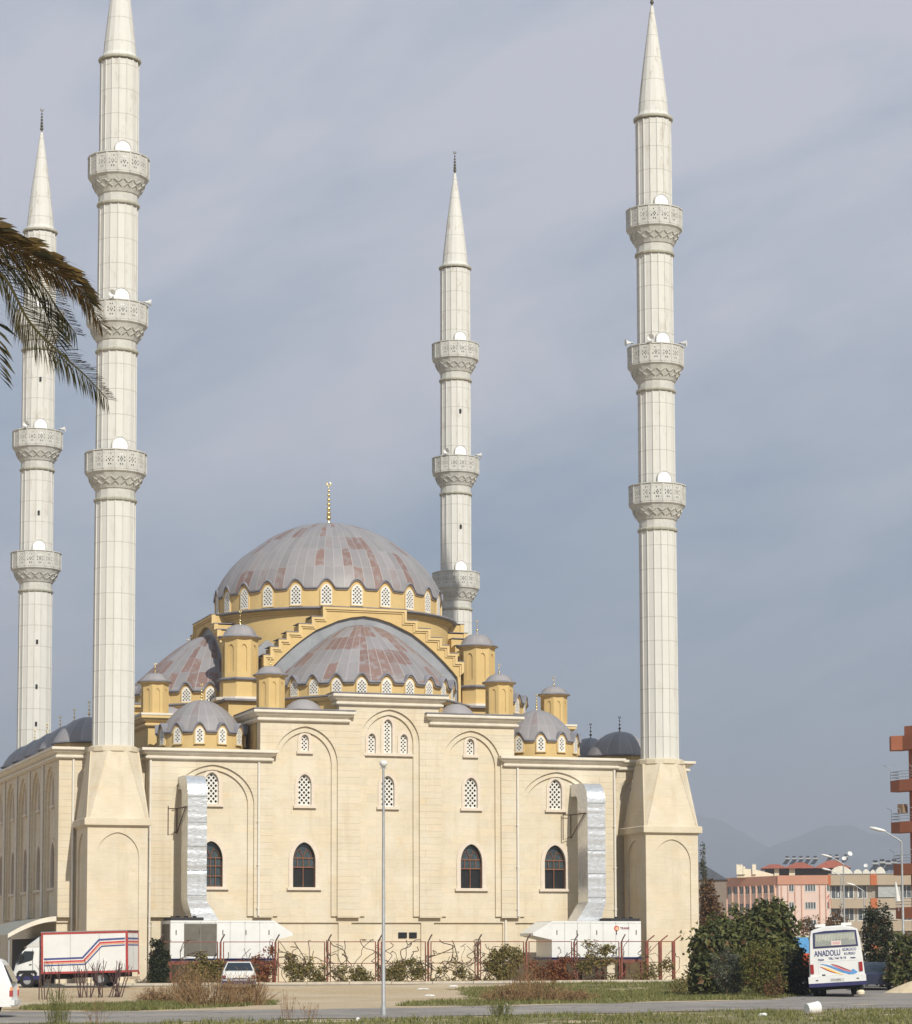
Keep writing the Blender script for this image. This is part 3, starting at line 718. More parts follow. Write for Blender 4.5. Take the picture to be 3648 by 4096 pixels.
# ================================================================ MINARETS
def poly16(r, z, c=(0, 0), n=16): return [(c[0]+r*cos((i+.5)*2*pi/n), c[1]+r*sin((i+.5)*2*pi/n), z) for i in range(n)]
def ribbed(r0, z0, r1, z1):
    """sixteen-sided shaft with a slender roll on every arris"""
    b = MB().loft([poly16(r0, z0), poly16(r1, z1)])
    for i in range(16):
        a = (i+.5)*2*pi/16
        b.tube([(r0*cos(a), r0*sin(a), z0), (r1*cos(a), r1*sin(a), z1)], .042, 6)
    return b
def make_minaret(label):
    T = thing('minaret', label, 'minaret', (0, 0, 0), (0, 0, 0), 'minarets at the corners of the mosque')
    # pedestal with blind pointed arches
    h = 1.62; b = MB().box(-h+.08, h-.08, -h+.08, h-.08, -.5, 8.35)
    for i in range(4):
        m0 = len(b.v)
        b.poly([(-h+.003*(i%2), -.5), (h-.003*(i%2), -.5), (h-.003*(i%2), 8.36), (-h+.003*(i%2), 8.36)], -h-.003*(i%2), -h+.09, holes=[arch(0, 1.15, .4, 6.75, 8.08, 12)])
        b.xf(Matrix.Rotation(i*pi/2, 4, 'Z'), m0)
    b.build('pedestal', PEDSTONE, T)
    MB().loft([[(-q, -q, z), (q, -q, z), (q, q, z), (-q, q, z)] for q, z in ((1.66, 8.362), (1.70, 8.44), (1.82, 8.46), (1.82, 8.80), (1.74, 8.84))]).build('pedestal_cornice', PEDSTONE, T)
    # transition from square to octagon
    s = 1.66; c = .12; t = 1.30; o = t*math.tan(pi/8)
    lo = [(-s+c, -s), (s-c, -s), (s, -s+c), (s, s-c), (s-c, s), (-s+c, s), (-s, s-c), (-s, -s+c)]
    hi = [(-o, -t), (o, -t), (t, -o), (t, o), (o, t), (-o, t), (-t, o), (-t, -o)]
    b = MB().loft([[(x, y, 8.82) for x, y in lo], [(x, y, 12.45) for x, y in hi]])
    for i in range(8):
        b.tube([(lo[i][0], lo[i][1], 8.82), (hi[i][0], hi[i][1], 12.45)], .035, 5)
    b.build('transition', PEDSTONE, T)
    MB().loft([poly16(1.32, 12.42), poly16(1.40, 12.46), poly16(1.40, 12.70), poly16(1.2, 12.78)]).build('transition_cornice', PEDSTONE, T)
    # shafts
    segs = [(12.7, 26.15, 1.09, 1.075), (28.0, 34.4, 1.07, 1.062), (36.2, 42.65, 1.06, 1.05), (44.5, 50.75, 1.05, 1.04)]
    for z0, z1, ra, rb in segs: ribbed(ra, z0, rb, z1).build('shaft', MIN, T)
    # balconies
    def balcony(zr, ztop):
        B = MB()
        k = 1/cos(pi/16)
        B.loft([poly16(1.07*k, zr+.05), poly16(1.07*k, zr+.50), poly16(1.13*k, zr+.55), poly16(1.52*k, ztop-1.22), poly16(1.63*k, ztop-1.12), poly16(1.63*k, ztop-1.03), poly16(1.0, ztop-1.0)], caps=False)
        bo = B.build('balcony', MINS, T)
        # zig-zag carved lozenges on the corbel
        Z = MB()
        for i in range(16):
            a = 2*pi*i/16
            sl = atan2(.39, .67); m0 = len(Z.v)
            w2 = .16
            for q in ((-1, 1), (1, 1)):
                Z.obox((q[0]*w2/1.0, 0, .05), (.30, .06, .045), Matrix.Rotation(q[0]*radians(42), 3, 'Y'))
            for q in ((-1, 1), (1, 1)):
                Z.obox((q[0]*w2/1.0, 0, -.20), (.27, .05, .04), Matrix.Rotation(-q[0]*radians(42), 3, 'Y'))
            Z.xf(Matrix.Rotation(a, 4, 'Z') @ Matrix.Translation((0, -1.385, (zr+.55+ztop-1.22)/2+.08)) @ Matrix.Rotation(radians(25), 4, 'X'), m0)
        Z.build('carving', MINS, bo)
        # pierced parapet
        Pm = MB(); G = 11
        for i in range(16):
            m0 = len(Pm.v); W_ = 1.63*math.tan(pi/16); H = 1.03
            cell = set()
            for gx in range(G):
                for gy in range(G):
                    X, Y = gx-5, gy-5.0
                    d = sqrt(X*X+(Y+.0)**2)
                    hole = (abs(X)+abs(Y) in (1,) and True) or (abs(X) == 3 and abs(Y) in (1,)) or (abs(Y) == 3 and abs(X) == 1) or (abs(X) == 3 and abs(Y) == 3 and False) or (X == 0 and Y == 0 and False)
                    if not hole: cell.add((gx, gy))
            xs = [-W_+2*W_*g/G for g in range(G+1)]; zs = [H*g/G for g in range(G+1)]
            for (gx, gy) in cell:
                for yy, fl in ((-1.63, False), (-1.56, True)):
                    q = [(xs[gx], yy, zs[gy]), (xs[gx+1], yy, zs[gy]), (xs[gx+1], yy, zs[gy+1]), (xs[gx], yy, zs[gy+1])]
                    Pm.add(q, [(3, 2, 1, 0) if fl else (0, 1, 2, 3)])
                for dx, dy in ((-1, 0), (1, 0), (0, -1), (0, 1)):
                    nb = (gx+dx, gy+dy)
                    if nb not in cell:
                        if dx: x_ = xs[gx] if dx < 0 else xs[gx+1]; q = [(x_, -1.63, zs[gy]), (x_, -1.56, zs[gy]), (x_, -1.56, zs[gy+1]), (x_, -1.63, zs[gy+1])]
                        else: z_ = zs[gy] if dy < 0 else zs[gy+1]; q = [(xs[gx], -1.63, z_), (xs[gx+1], -1.63, z_), (xs[gx+1], -1.56, z_), (xs[gx], -1.56, z_)]
                        Pm.add(q, [(0, 1, 2, 3)])
            Pm.xf(Matrix.Rotation(2*pi*i/16, 4, 'Z') @ Matrix.Translation((0, 0, ztop-1.02)), m0)
        Pm.build('parapet', MINS, bo, fix=False)
        k2 = 1/cos(pi/16)
        r_ = MB().loft([poly16(1.54*k2, ztop), poly16(1.68*k2, ztop), poly16(1.68*k2, ztop+.06), poly16(1.54*k2, ztop+.06), poly16(1.54*k2, ztop)], caps=False)
        for i in range(16):
            a = (i+.5)*2*pi/16; r_.box(-.045, .045, -1.69, -1.60, 0, 1.03)
            r_.xf(Matrix.Rotation(a, 4, 'Z') @ Matrix.Translation((0, 0, ztop-1.03)), len(r_.v)-8)
        r_.build('rail', MINS, bo)
        # bright metal door behind the parapet, under a hooded arch
        dr_ = MB().poly(arch(0, .40, 0, 1.45, 1.88, 8), -1.10, -.85).xf(Matrix.Translation((.02, 0, ztop-1.1))).build('door', WDOOR, bo)
        MB().poly(arch(0, .47, 0, 1.47, 1.96, 8), -1.13, -.9, holes=[arch(0, .405, .02, 1.45, 1.885, 8)]).xf(Matrix.Translation((.02, 0, ztop-1.1))).build('door_frame', MINS, dr_)
    for zr, zt in ((26.22, 28.75), (34.45, 37.0), (42.67, 45.26)): balcony(zr, zt)
    def ring(z, r=1.10):
        k = 1/cos(pi/16)
        MB().loft([poly16(r*k-.05, z-.10), poly16((r+.05)*k, z-.08), poly16((r+.075)*k, z), poly16((r+.05)*k, z+.07), poly16(r*k-.05, z+.09)]).build('ring', MIND, T)
    for z in (26.2, 34.45, 42.67, 50.9): ring(z)
    # conical cap and finial
    cp = [(1.08, 50.95), (.98, 51.05), (.91, 51.25), (.86, 51.9), (.62, 54.0), (.33, 56.2), (.09, 57.9)]
    MB().loft([poly16(r, z) for r, z in cp]).build('cone', MIN, T)
    finial(T, 0, 0, 57.85, 1.75, 6, OLDBR)
    return T
MIN_L = ['near left minaret with a palm frond across its shaft and its cone cut off above',
         'tall minaret at the right end of the mosque front, beside the dark green bush',
         'farther minaret at the left edge, partly hidden behind the palm fronds',
         'farther minaret rising behind the right shoulder of the main dome']
M0 = make_minaret(MIN_L[0])
MIN_P = [(0, 0, 0), (32.03, 0, 0), (1.11, 33.6, -.32), (30.89, 33.6, -.32)]
MINS_O = [M0]+[dup(M0, None, Vector(p), None, l_) for p, l_ in zip(MIN_P[1:], MIN_L[1:])]
for i, zs in ((2, (40.5, 31.4, 22.7, 19.7, 17.2, 14.3)), (3, (40.3, 32.0))):
    for z in zs:
        MB().box(-.07, .07, -1.12, -.95, z-.14, z+.14).xf(Matrix.Rotation(radians(-2 if i == 2 else 0), 4, 'Z')).build('slit_window', DARK, MINS_O[i], local=True)
# ---- horn loudspeakers on the middle balconies
def make_speaker(label):
    T = thing('horn_loudspeaker', label, 'loudspeaker', group='horn loudspeakers on the minaret balconies')
    MB().lathe([(.27, .30), (.20, .18), (.11, .02), (.07, -.14), (0, -.14)], 14).lathe([(.26, .295), (.10, .02), (.05, .0), (0, 0)], 14).xf(Matrix.Rotation(pi/2, 4, 'X')).build('horn', WPAINT, T, local=True, smooth=40)
    MB().lathe([(0, -.13), (.08, -.13), (.09, -.3), (0, -.31)], 12).xf(Matrix.Rotation(pi/2, 4, 'X')).build('driver', STEELG, T, local=True, smooth=40)
    MB().tube([(0, .1, 0), (0, .1, -.42)], .025, 6).build('bracket', STEELG, T, local=True)
    return T
sp0 = None
SPK = [(0, -78, 'left'), (0, -20, 'front'), (0, 80, 'right'), (1, -95, 'left'), (1, -32, 'front'), (1, 62, 'right'), (2, -35, 'front'), (2, 75, 'right'), (3, -40, 'left front'), (3, 72, 'right')]
MNAME = ['near left minaret with the palm frond', 'minaret at the right end', 'far minaret at the left edge', 'minaret behind the main dome']
for mi, az, side in SPK:
    lb = 'horn loudspeaker on the %s rail of the %s' % (side, MNAME[mi])
    if sp0 is None: sp0 = make_speaker(lb); o = sp0
    else: o = dup(sp0, None, None, None, lb)
    a = radians(az); p = MIN_P[mi]
    o.scale = (.74, .74, .74); o.location = (p[0]+1.62*sin(a), p[1]-1.62*cos(a), p[2]+37.32); o.rotation_euler = (radians(4), 0, a)
HAZE_D = 0.00030

# ================================================================ GROUND, ROAD, HILLS
F_ = 10146.0
def at(px, d, z=None):
    """ground position seen d metres along the optical axis in the direction of photo column px"""
    k = (px-1824)/F_
    v = Vector((sin(yaw), cos(yaw), 0))*d + Vector((cos(yaw), -sin(yaw), 0))*(k*d*.9955)
    p = CAM+v; return Vector((p.x, p.y, gz(p.y) if z is None else z))
def hz(py, d): return 1.5+(3822-py)*d/F_
def az(px): return yaw+math.atan((px-1824)/F_)
def ground_mat():
    m, t, b = newmat('dirt'); l = t.links.new
    b.inputs['Roughness'].default_value = .95; b.inputs['Specular IOR Level'].default_value = .1
    tcn = N(t, 'ShaderNodeTexCoord')
    n1 = N(t, 'ShaderNodeTexNoise', i_Scale=.09, i_Detail=8., i_Roughness=.65); n2 = N(t, 'ShaderNodeTexNoise', i_Scale=1.3, i_Detail=8., i_Roughness=.7); n3 = N(t, 'ShaderNodeTexNoise', i_Scale=14., i_Detail=4.)
    for n in (n1, n2, n3): l(tcn.outputs['Object'], n.inputs['Vector'])
    a = N(t, 'ShaderNodeMix', data_type='RGBA'); a.inputs[6].default_value = (.46, .345, .215, 1); a.inputs[7].default_value = (.53, .43, .30, 1)
    r1 = N(t, 'ShaderNodeMapRange'); r1.inputs[1].default_value = .4; r1.inputs[2].default_value = .6; l(n1.outputs['Fac'], r1.inputs[0]); l(r1.outputs[0], a.inputs[0])
    c = N(t, 'ShaderNodeMix', data_type='RGBA'); c.inputs[7].default_value = (.38, .26, .15, 1)
    r2_ = N(t, 'ShaderNodeMapRange'); r2_.inputs[1].default_value = .55; r2_.inputs[2].default_value = .75; r2_.inputs[4].default_value = .6; l(n2.outputs['Fac'], r2_.inputs[0]); l(r2_.outputs[0], c.inputs[0]); l(a.outputs[2], c.inputs[6])
    d = N(t, 'ShaderNodeMix', data_type='RGBA', blend_type='MULTIPLY'); d.inputs[0].default_value = 1
    r3 = N(t, 'ShaderNodeMapRange'); r3.inputs[1].default_value = .3; r3.inputs[2].default_value = .7; r3.inputs[3].default_value = .62; r3.inputs[4].default_value = 1.25; l(n3.outputs['Fac'], r3.inputs[0])
    l(c.outputs[2], d.inputs[6]); l(r3.outputs[0], d.inputs[7]); l(d.outputs[2], b.inputs['Base Color'])
    bp = N(t, 'ShaderNodeBump', i_Strength=.6, i_Distance=.05); l(n3.outputs['Fac'], bp.inputs['Height']); l(bp.outputs[0], b.inputs['Normal'])
    return m
DIRT = ground_mat()
xs = [-6900, -1500, -300, -100]+[-60+2*i for i in range(91)]+[160, 400, 1500, 9400]
ys = [-1500, -400, -180]+[-140+2*i for i in range(46)]+[-48+1*i for i in range(50)]+[4+4*i for i in range(12)]+[80, 200, 600, 2500, 10400]
def gh(x, y):
    z = gz(y)
    if -60 < x < 120 and -120 < y < 0: z += .035*noise.noise(Vector((x*.35, y*.35, 0)))
    return z
g = MB(); vs = [(x, y, gh(x, y)) for y in ys for x in xs]; nx = len(xs)
g.add(vs, [(j*nx+i, j*nx+i+1, (j+1)*nx+i+1, (j+1)*nx+i) for j in range(len(ys)-1) for i in range(nx-1)])
tag(g.build('ground', DIRT, None, fix=False, smooth=True), kind='structure')
def road_mat():
    m, t, b = newmat('dusty_asphalt'); l = t.links.new
    b.inputs['Roughness'].default_value = .9; b.inputs['Specular IOR Level'].default_value = .2
    tcn = N(t, 'ShaderNodeTexCoord'); n1 = N(t, 'ShaderNodeTexNoise', i_Scale=.35, i_Detail=6., i_Roughness=.6); n2 = N(t, 'ShaderNodeTexNoise', i_Scale=9., i_Detail=5.)
    mp_ = N(t, 'ShaderNodeMapping'); mp_.inputs['Rotation'].default_value = (0, 0, -.35); mp_.inputs['Scale'].default_value = (.12, 1.3, 1)
    n3 = N(t, 'ShaderNodeTexNoise', i_Scale=1.4, i_Detail=4.); l(tcn.outputs['Object'], mp_.inputs[0]); l(mp_.outputs[0], n3.inputs['Vector'])
    for n in (n1, n2): l(tcn.outputs['Object'], n.inputs['Vector'])
    a = N(t, 'ShaderNodeMix', data_type='RGBA'); a.inputs[6].default_value = (.19, .172, .16, 1); a.inputs[7].default_value = (.34, .30, .255, 1)
    s = N(t, 'ShaderNodeMath', operation='ADD'); l(n1.outputs['Fac'], s.inputs[0]); l(n3.outputs['Fac'], s.inputs[1])
    r_ = N(t, 'ShaderNodeMapRange'); r_.inputs[1].default_value = .72; r_.inputs[2].default_value = 1.25; l(s.outputs[0], r_.inputs[0]); l(r_.outputs[0], a.inputs[0])
    v = N(t, 'ShaderNodeTexVoronoi', feature='DISTANCE_TO_EDGE', i_Scale=.45); l(tcn.outputs['Object'], v.inputs['Vector'])
    lt = N(t, 'ShaderNodeMath', operation='LESS_THAN', i_1=.012); l(v.outputs['Distance'], lt.inputs[0]); lm = N(t, 'ShaderNodeMath', operation='MULTIPLY', i_1=.55); l(lt.outputs[0], lm.inputs[0])
    c = N(t, 'ShaderNodeMix', data_type='RGBA'); c.inputs[7].default_value = (.07, .065, .06, 1); l(lm.outputs[0], c.inputs[0]); l(a.outputs[2], c.inputs[6])
    d = N(t, 'ShaderNodeMix', data_type='RGBA', blend_type='MULTIPLY'); d.inputs[0].default_value = 1
    r3_ = N(t, 'ShaderNodeMapRange'); r3_.inputs[1].default_value = .3; r3_.inputs[2].default_value = .7; r3_.inputs[3].default_value = .78; r3_.inputs[4].default_value = 1.15; l(n2.outputs['Fac'], r3_.inputs[0])
    l(c.outputs[2], d.inputs[6]); l(r3_.outputs[0], d.inputs[7]); l(d.outputs[2], b.inputs['Base Color'])
    return m
ASPH = road_mat()
def strip(name, L, R, m, z, seg=4, edge=.0):
    """ground sheet between two edge polylines, draped on the ground"""
    b = MB(); a = []; c = []
    for P, o in ((L, a), (R, c)):
        for i in range(len(P)-1):
            for k in range(seg): t = k/seg; o.append((P[i][0]+(P[i+1][0]-P[i][0])*t, P[i][1]+(P[i+1][1]-P[i][1])*t))
        o.append(P[-1][:2])
    n = len(a); rows = 14; vs = []
    for i in range(n):
        for r in range(rows+1):
            t = r/rows; x = a[i][0]+(c[i][0]-a[i][0])*t; y = a[i][1]+(c[i][1]-a[i][1])*t
            if edge and r in (0, rows):
                x += edge*noise.noise(Vector((x*.5, y*.5, 3))); y += edge*noise.noise(Vector((x*.5, y*.5, 9)))
            vs.append((x, y, gh(x, y)+z))
    b.add(vs, [(i*(rows+1)+r, (i+1)*(rows+1)+r, (i+1)*(rows+1)+r+1, i*(rows+1)+r+1) for i in range(n-1) for r in range(rows)])
    return tag(b.build(name, m, None, fix=True), kind='structure')
far = [(-45, -46), (-18.2, -50.7), (-13.6, -51.6), (-6.5, -52.6), (2.5, -50.5), (12.7, -46.3), (19.2, -42.6), (24.4, -40.5), (40, -33)]
near = [(-45, -62), (-19.6, -65.6), (-15.9, -66.7), (-9.8, -66.6), (-1.8, -63.4), (6.3, -61.0), (11.1, -60.1), (15.2, -59.6), (34, -54)]
strip('road', far, near, ASPH, .012, 8, .7)
strip('side_road', [(17.5, -45), (22, -37), (28, -26), (36, -8), (52, 26)], [(30, -45), (32, -36), (37.5, -25), (44, -8), (60, 26)], ASPH, .017, 6, .5)
KERB = mat('kerb_concrete', (.46, .40, .31), .9, var=.15, scale=2)
b = MB()
for i in range(20): b.box(-7+2.3*i, -7+2.3*i+2.27, -6.6, -6.25, -.15, gz(-6.6)+.13+.01*(i % 3))
tag(b.build('kerb', KERB), kind='structure')
tag(strip('path', [(-9, -6.2), (44, -6.2)], [(-9, -9.2), (44, -9.2)], mat('pavement', (.25, .225, .20), .9, var=.2, scale=1.5), .012, 14, .25), kind='structure')
# mountains, far off in the haze
MOUNT = mat('hazy_mountain_scrub', (.085, .095, .12), .95, var=.35, scale=.004)  # scrub with a bluish haze tint put into its base colour
def mountain(name, prof, d, depth):
    b = MB(); n = len(prof); rows = 8; vs = []
    P = []
    for (x0, y0), (x1, y1) in zip(prof, prof[1:]):
        for k in range(10): t = k/10; P.append((x0+(x1-x0)*t, y0+(y1-y0)*t))
    P.append(prof[-1])
    for px, py in P:
        h = hz(py, d)
        for r in range(rows+1):
            t = r/rows; dd = d-depth*(1-t) if t < 1 else d
            p = at(px, dd, 0); f = t**1.15
            z = -1+h*f*(1+.16*(1-t)*noise.noise(Vector((p.x*.004, p.y*.004, 1))))+h*.03*noise.noise(Vector((p.x*.02, p.y*.02, 5)))*(t > .3)
            vs.append((p.x, p.y, z))
        p = at(px, d+depth, 0); vs.append((p.x, p.y, -1))
    q = rows+2
    b.add(vs, [(i*q+r, i*q+r+1, (i+1)*q+r+1, (i+1)*q+r) for i in range(len(P)-1) for r in range(q-1)])
    tag(b.build(name, MOUNT, smooth=True), kind='structure')
mountain('hills', [(-2600, 3800), (-1200, 3690), (-300, 3560), (500, 3600), (1300, 3450), (1800, 3420), (2300, 3345), (2600, 3300), (2780, 3262), (2850, 3277), (2920, 3305), (3000, 3348), (3060, 3385), (3150, 3440), (3300, 3520), (3420, 3560)], 7600, 2200)
mountain('hills', [(2900, 3560), (3000, 3450), (3080, 3395), (3130, 3372), (3175, 3358), (3250, 3333), (3310, 3310), (3372, 3303), (3430, 3312), (3510, 3342), (3600, 3352), (3700, 3330), (3900, 3300), (4300, 3380), (4600, 3420), (5200, 3500), (5900, 3560), (6600, 3800)], 7000, 2000)

# ================================================================ FOLIAGE HELPERS
LEAF_FIG = leaf_mat('fig_leaves', (.03, .042, .012), (.15, .15, .045))
LEAF_OLIVE = leaf_mat('grey_olive_leaves', (.06, .068, .045), (.13, .135, .09))
LEAF_YEL = leaf_mat('yellow_green_leaves', (.05, .06, .012), (.20, .175, .04))
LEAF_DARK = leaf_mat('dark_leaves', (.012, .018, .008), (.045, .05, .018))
LEAF_BROWN = leaf_mat('brown_leaves', (.07, .035, .012), (.19, .105, .045))
LEAF_VINE = leaf_mat('vine_leaves', (.075, .075, .02), (.29, .22, .07))
LEAF_RED = leaf_mat('red_vine_leaves', (.12, .03, .015), (.30, .12, .04))
DRY = leaf_mat('dry_twigs', (.13, .07, .03), (.34, .22, .11), .9, .1)
GRASS = leaf_mat('grass_blades', (.07, .09, .02), (.25, .23, .085), .8, .2)
PALMG = leaf_mat('palm_leaflets', (.010, .016, .005), (.095, .075, .02), .5, .12)
BARK = mat('bark', (.10, .07, .045), .95, var=.35, scale=6, bump=.3)
TWIG = mat('dark_twig', (.085, .05, .045), .9, var=.3, scale=8)
rnd = random.Random(11)
def leaves(b, c, r, n, size, m=0, shell=.55, gap=None, up_=.3):
    """leaf quads through an ellipsoid, denser towards its surface, in small sprays"""
    c = Vector(c); sprays = max(1, n//9)
    for _ in range(sprays):
        d = Vector((rnd.gauss(0, 1), rnd.gauss(0, 1), rnd.gauss(0, 1))).normalized()
        rad = shell+(1-shell)*rnd.random()**.7
        f = 1+.28*noise.noise(d*2.1+c*.7)+.16*noise.noise(d*5+c)
        sp = c+Vector((d.x*r[0], d.y*r[1], d.z*r[2]))*rad*f
        for _ in range(9):
            p = sp+Vector((rnd.gauss(0, 1), rnd.gauss(0, 1), rnd.gauss(0, 1)))*size*1.1
            nrm = (d*.6+Vector((rnd.gauss(0, .6), rnd.gauss(0, .6), rnd.gauss(0, .6)+up_))).normalized()
            t = nrm.cross(Vector((rnd.random()-.5, rnd.random()-.5, rnd.random()-.5))).normalized(); q = nrm.cross(t)
            s = size*(.55+.8*rnd.random())
            b.add([p-t*s, p-q*s*.55+t*s*.1, p+t*s, p+q*s*.55+t*s*.1+nrm*s*.25], [(0, 1, 2, 3)], m)
def plant(name, label, cat, base, blobs, lm, trunks, size, group=None, crown='foliage', bark=BARK, lrad=.05):
    T = thing(name, label, cat, base, group=group)
    b = MB()
    for c, r, n in blobs:
        leaves(b, Vector(base)+Vector(c), r, int(n*.8), size); leaves(b, Vector(base)+Vector(c), r, int(n*.3), size*.62)
        leaves(b, Vector(base)+Vector(c), [q*1.17 for q in r], max(9, int(n*.09)), size*.85, shell=.85)
        leaves(b, Vector(base)+Vector(c), r, int(n*.07), size, 1)
    b.build(crown, [lm, LEAF_BROWN], T, fix=False)
    t = MB()
    for c, r, n in blobs[:trunks]:
        tip = Vector(base)+Vector(c)+Vector((0, 0, r[2]*.5)); s = Vector(base)+Vector((rnd.uniform(-.15, .15), rnd.uniform(-.1, .1), -.1))
        mid = (s+tip)/2+Vector((rnd.uniform(-.2, .2), rnd.uniform(-.2, .2), 0))
        t.tube([s, (s+mid)/2+Vector((.05, 0, 0)), mid, (mid+tip)/2, tip], [lrad*1.5, lrad*1.2, lrad, lrad*.6, lrad*.25], 6)
        for _ in range(5):
            a = mid.lerp(tip, rnd.random()); e = a+Vector((rnd.uniform(-1, 1)*r[0], rnd.uniform(-1, 1)*r[1], rnd.uniform(.1, .8)*r[2]))*.8
            t.tube([a, a.lerp(e, .5)+Vector((0, 0, .06)), e], [lrad*.5, lrad*.35, lrad*.12], 4)
    t.build('trunk' if trunks == 1 else 'stems', bark, T, smooth=True)
    return T
# grass blades as one mass per strip
def blade_field(name, label, polys, n, h0, h1, m, wid=.012):
    b = MB(); boxes = []
    for poly in polys:
        xs_ = [p[0] for p in poly]; ys_ = [p[1] for p in poly]; A = abs(sum(poly[i][0]*poly[(i+1) % len(poly)][1]-poly[(i+1) % len(poly)][0]*poly[i][1] for i in range(len(poly))))/2
        boxes.append((poly, min(xs_), max(xs_), min(ys_), max(ys_), A))
    tot = sum(x[5] for x in boxes)
    for poly, x0, x1, y0, y1, A in boxes:
        k = 0; want = int(n*A/tot); tries = 0
        while k < want and tries < want*12:
            tries += 1
            x, y = rnd.uniform(x0, x1), rnd.uniform(y0, y1)
            if not inside((x, y), poly): continue
            dens = noise.noise(Vector((x*.45, y*.45, 2)))+.5*noise.noise(Vector((x*1.6, y*1.6, 7)))
            if dens < rnd.uniform(-.5, .35): continue
            for _ in range(4):
                xx, yy = x+rnd.gauss(0, .10), y+rnd.gauss(0, .10); z = gh(xx, yy)
                h = rnd.uniform(h0, h1)*(1+.8*max(0, dens)); a = rnd.random()*2*pi; w_ = wid*rnd.uniform(.7, 1.6)
                lx, ly = rnd.gauss(0, .4)*h, rnd.gauss(0, .4)*h
                b.add([(xx-w_*cos(a), yy-w_*sin(a), z-.01), (xx+w_*cos(a), yy+w_*sin(a), z-.01), (xx+lx, yy+ly, z+h)], [(0, 1, 2)])
                k += .25
    o = b.build(name, m, None, fix=False)
    return tag(o, label, 'grass', kind='stuff')
verge = [(-30, -64.5), (-18, -67.2), (-9.8, -67.4), (-1.8, -64.2), (6.3, -61.8), (11.1, -60.9), (16, -60.3), (34, -55), (34, -80), (-30, -80)]
gl = [(-12.4, -49.5), (-11.5, -44), (-7, -40), (-2.5, -39.2), (-.6, -37.5), (-2.2, -43), (-5, -47.5), (-8.7, -51.2)]
gr1 = [(1.2, -47.8), (4.2, -41), (7, -38.5), (11, -38), (14.5, -42), (11, -45.5), (4, -48.6)]
gr2 = [(9.1, -33), (14, -17), (23.5, -9.5), (31, -9), (33, -20), (29, -26), (23, -36), (18.5, -42.5), (13.5, -43.2), (10, -38)]
blade_field('grass', 'low green grass and weeds growing along the near road verge', [verge], 9000, .05, .14, GRASS, .016)
blade_field('grass', 'patchy green grass strip in front of the parked truck and dry shrubs', [gl], 3600, .06, .16, GRASS, .018)
blade_field('grass', 'patchy green grass in front of the red fence and dark bush', [gr1, gr2], 7500, .06, .18, GRASS, .02)
GSOIL = mat('grassy_soil', (.14, .135, .05), .95, var=.3, scale=2.2, col2=(.25, .20, .10))
def patch(poly, z):
    b = MB(); n = len(poly); P = []
    for i in range(n):
        for k in range(6):
            t = k/6; x = poly[i][0]+(poly[(i+1) % n][0]-poly[i][0])*t; y = poly[i][1]+(poly[(i+1) % n][1]-poly[i][1])*t
            P.append((x+.9*noise.noise(Vector((x*.6, y*.6, 1))), y+1.2*noise.noise(Vector((x*.6, y*.6, 4)))))
    x0, x1, y0, y1 = min(p[0] for p in P), max(p[0] for p in P), min(p[1] for p in P), max(p[1] for p in P)
    st = .8; fs = []; vs = []; idx = {}
    def vi(i, j):
        if (i, j) not in idx: idx[(i, j)] = len(vs); x, y = x0+i*st, y0+j*st; vs.append((x, y, gh(x, y)+z))
        return idx[(i, j)]
    for i in range(int((x1-x0)/st)+1):
        for j in range(int((y1-y0)/st)+1):
            cx, cy = x0+(i+.5)*st, y0+(j+.5)*st
            if inside((cx, cy), P) and noise.noise(Vector((cx*.5, cy*.5, 2))) > -.28: fs.append((vi(i, j), vi(i+1, j), vi(i+1, j+1), vi(i, j+1)))
    tag(MB().add(vs, fs).build('grass_soil', GSOIL, fix=False), kind='structure')
for p_ in (verge, gl, gr1, gr2): patch(p_, .007)

# ---- dry shrubs and twigs
def dry_shrub(label, base, rx, h, n, lean=0, brown=True):
    T = thing('dry_shrub', label, 'shrub', base, group='dry brown shrubs by the road')
    b = MB()
    for _ in range(n):
        a = rnd.random()*2*pi; rr = sqrt(rnd.random()); x, y = base[0]+rx*.7*rr*cos(a), base[1]+rx*.35*rr*sin(a)
        hh = h*(1-.55*rr*rr)*rnd.uniform(.55, 1.1); dx, dy = rx*.5*rr*cos(a)+rnd.gauss(lean, .15), rnd.gauss(0, .18)
        z = gh(x, y)-.03
        b.tube([(x, y, z), (x+dx*.35, y+dy*.35, z+hh*.5), (x+dx, y+dy, z+hh)], [.011, .008, .003], 3, cap=False)
        for _ in range(5):
            t = rnd.uniform(.35, 1); px_, py_, pz_ = x+dx*t*t, y+dy*t*t, z+hh*t
            ex, ey, ez = px_+rnd.gauss(0, .13), py_+rnd.gauss(0, .1), pz_+rnd.uniform(.0, .18)
            w_ = .007
            b.add([(px_-w_, py_, pz_), (px_+w_, py_, pz_), (ex, ey, ez)], [(0, 1, 2)])
    b.build('twigs', DRY, T, fix=False)
    f = MB(); leaves(f, (base[0], base[1], base[2]+h*.42), (rx*.8, rx*.4, h*.42), n*3, .035, shell=.2)
    f.build('dead_leaves', DRY, T, fix=False)
    return T
def atg(px, py):  # ground point from photo pixel, near plane
    d = 1.8*F_/(py-3822); p = at(px, d); return (p.x, p.y, gz(p.y))
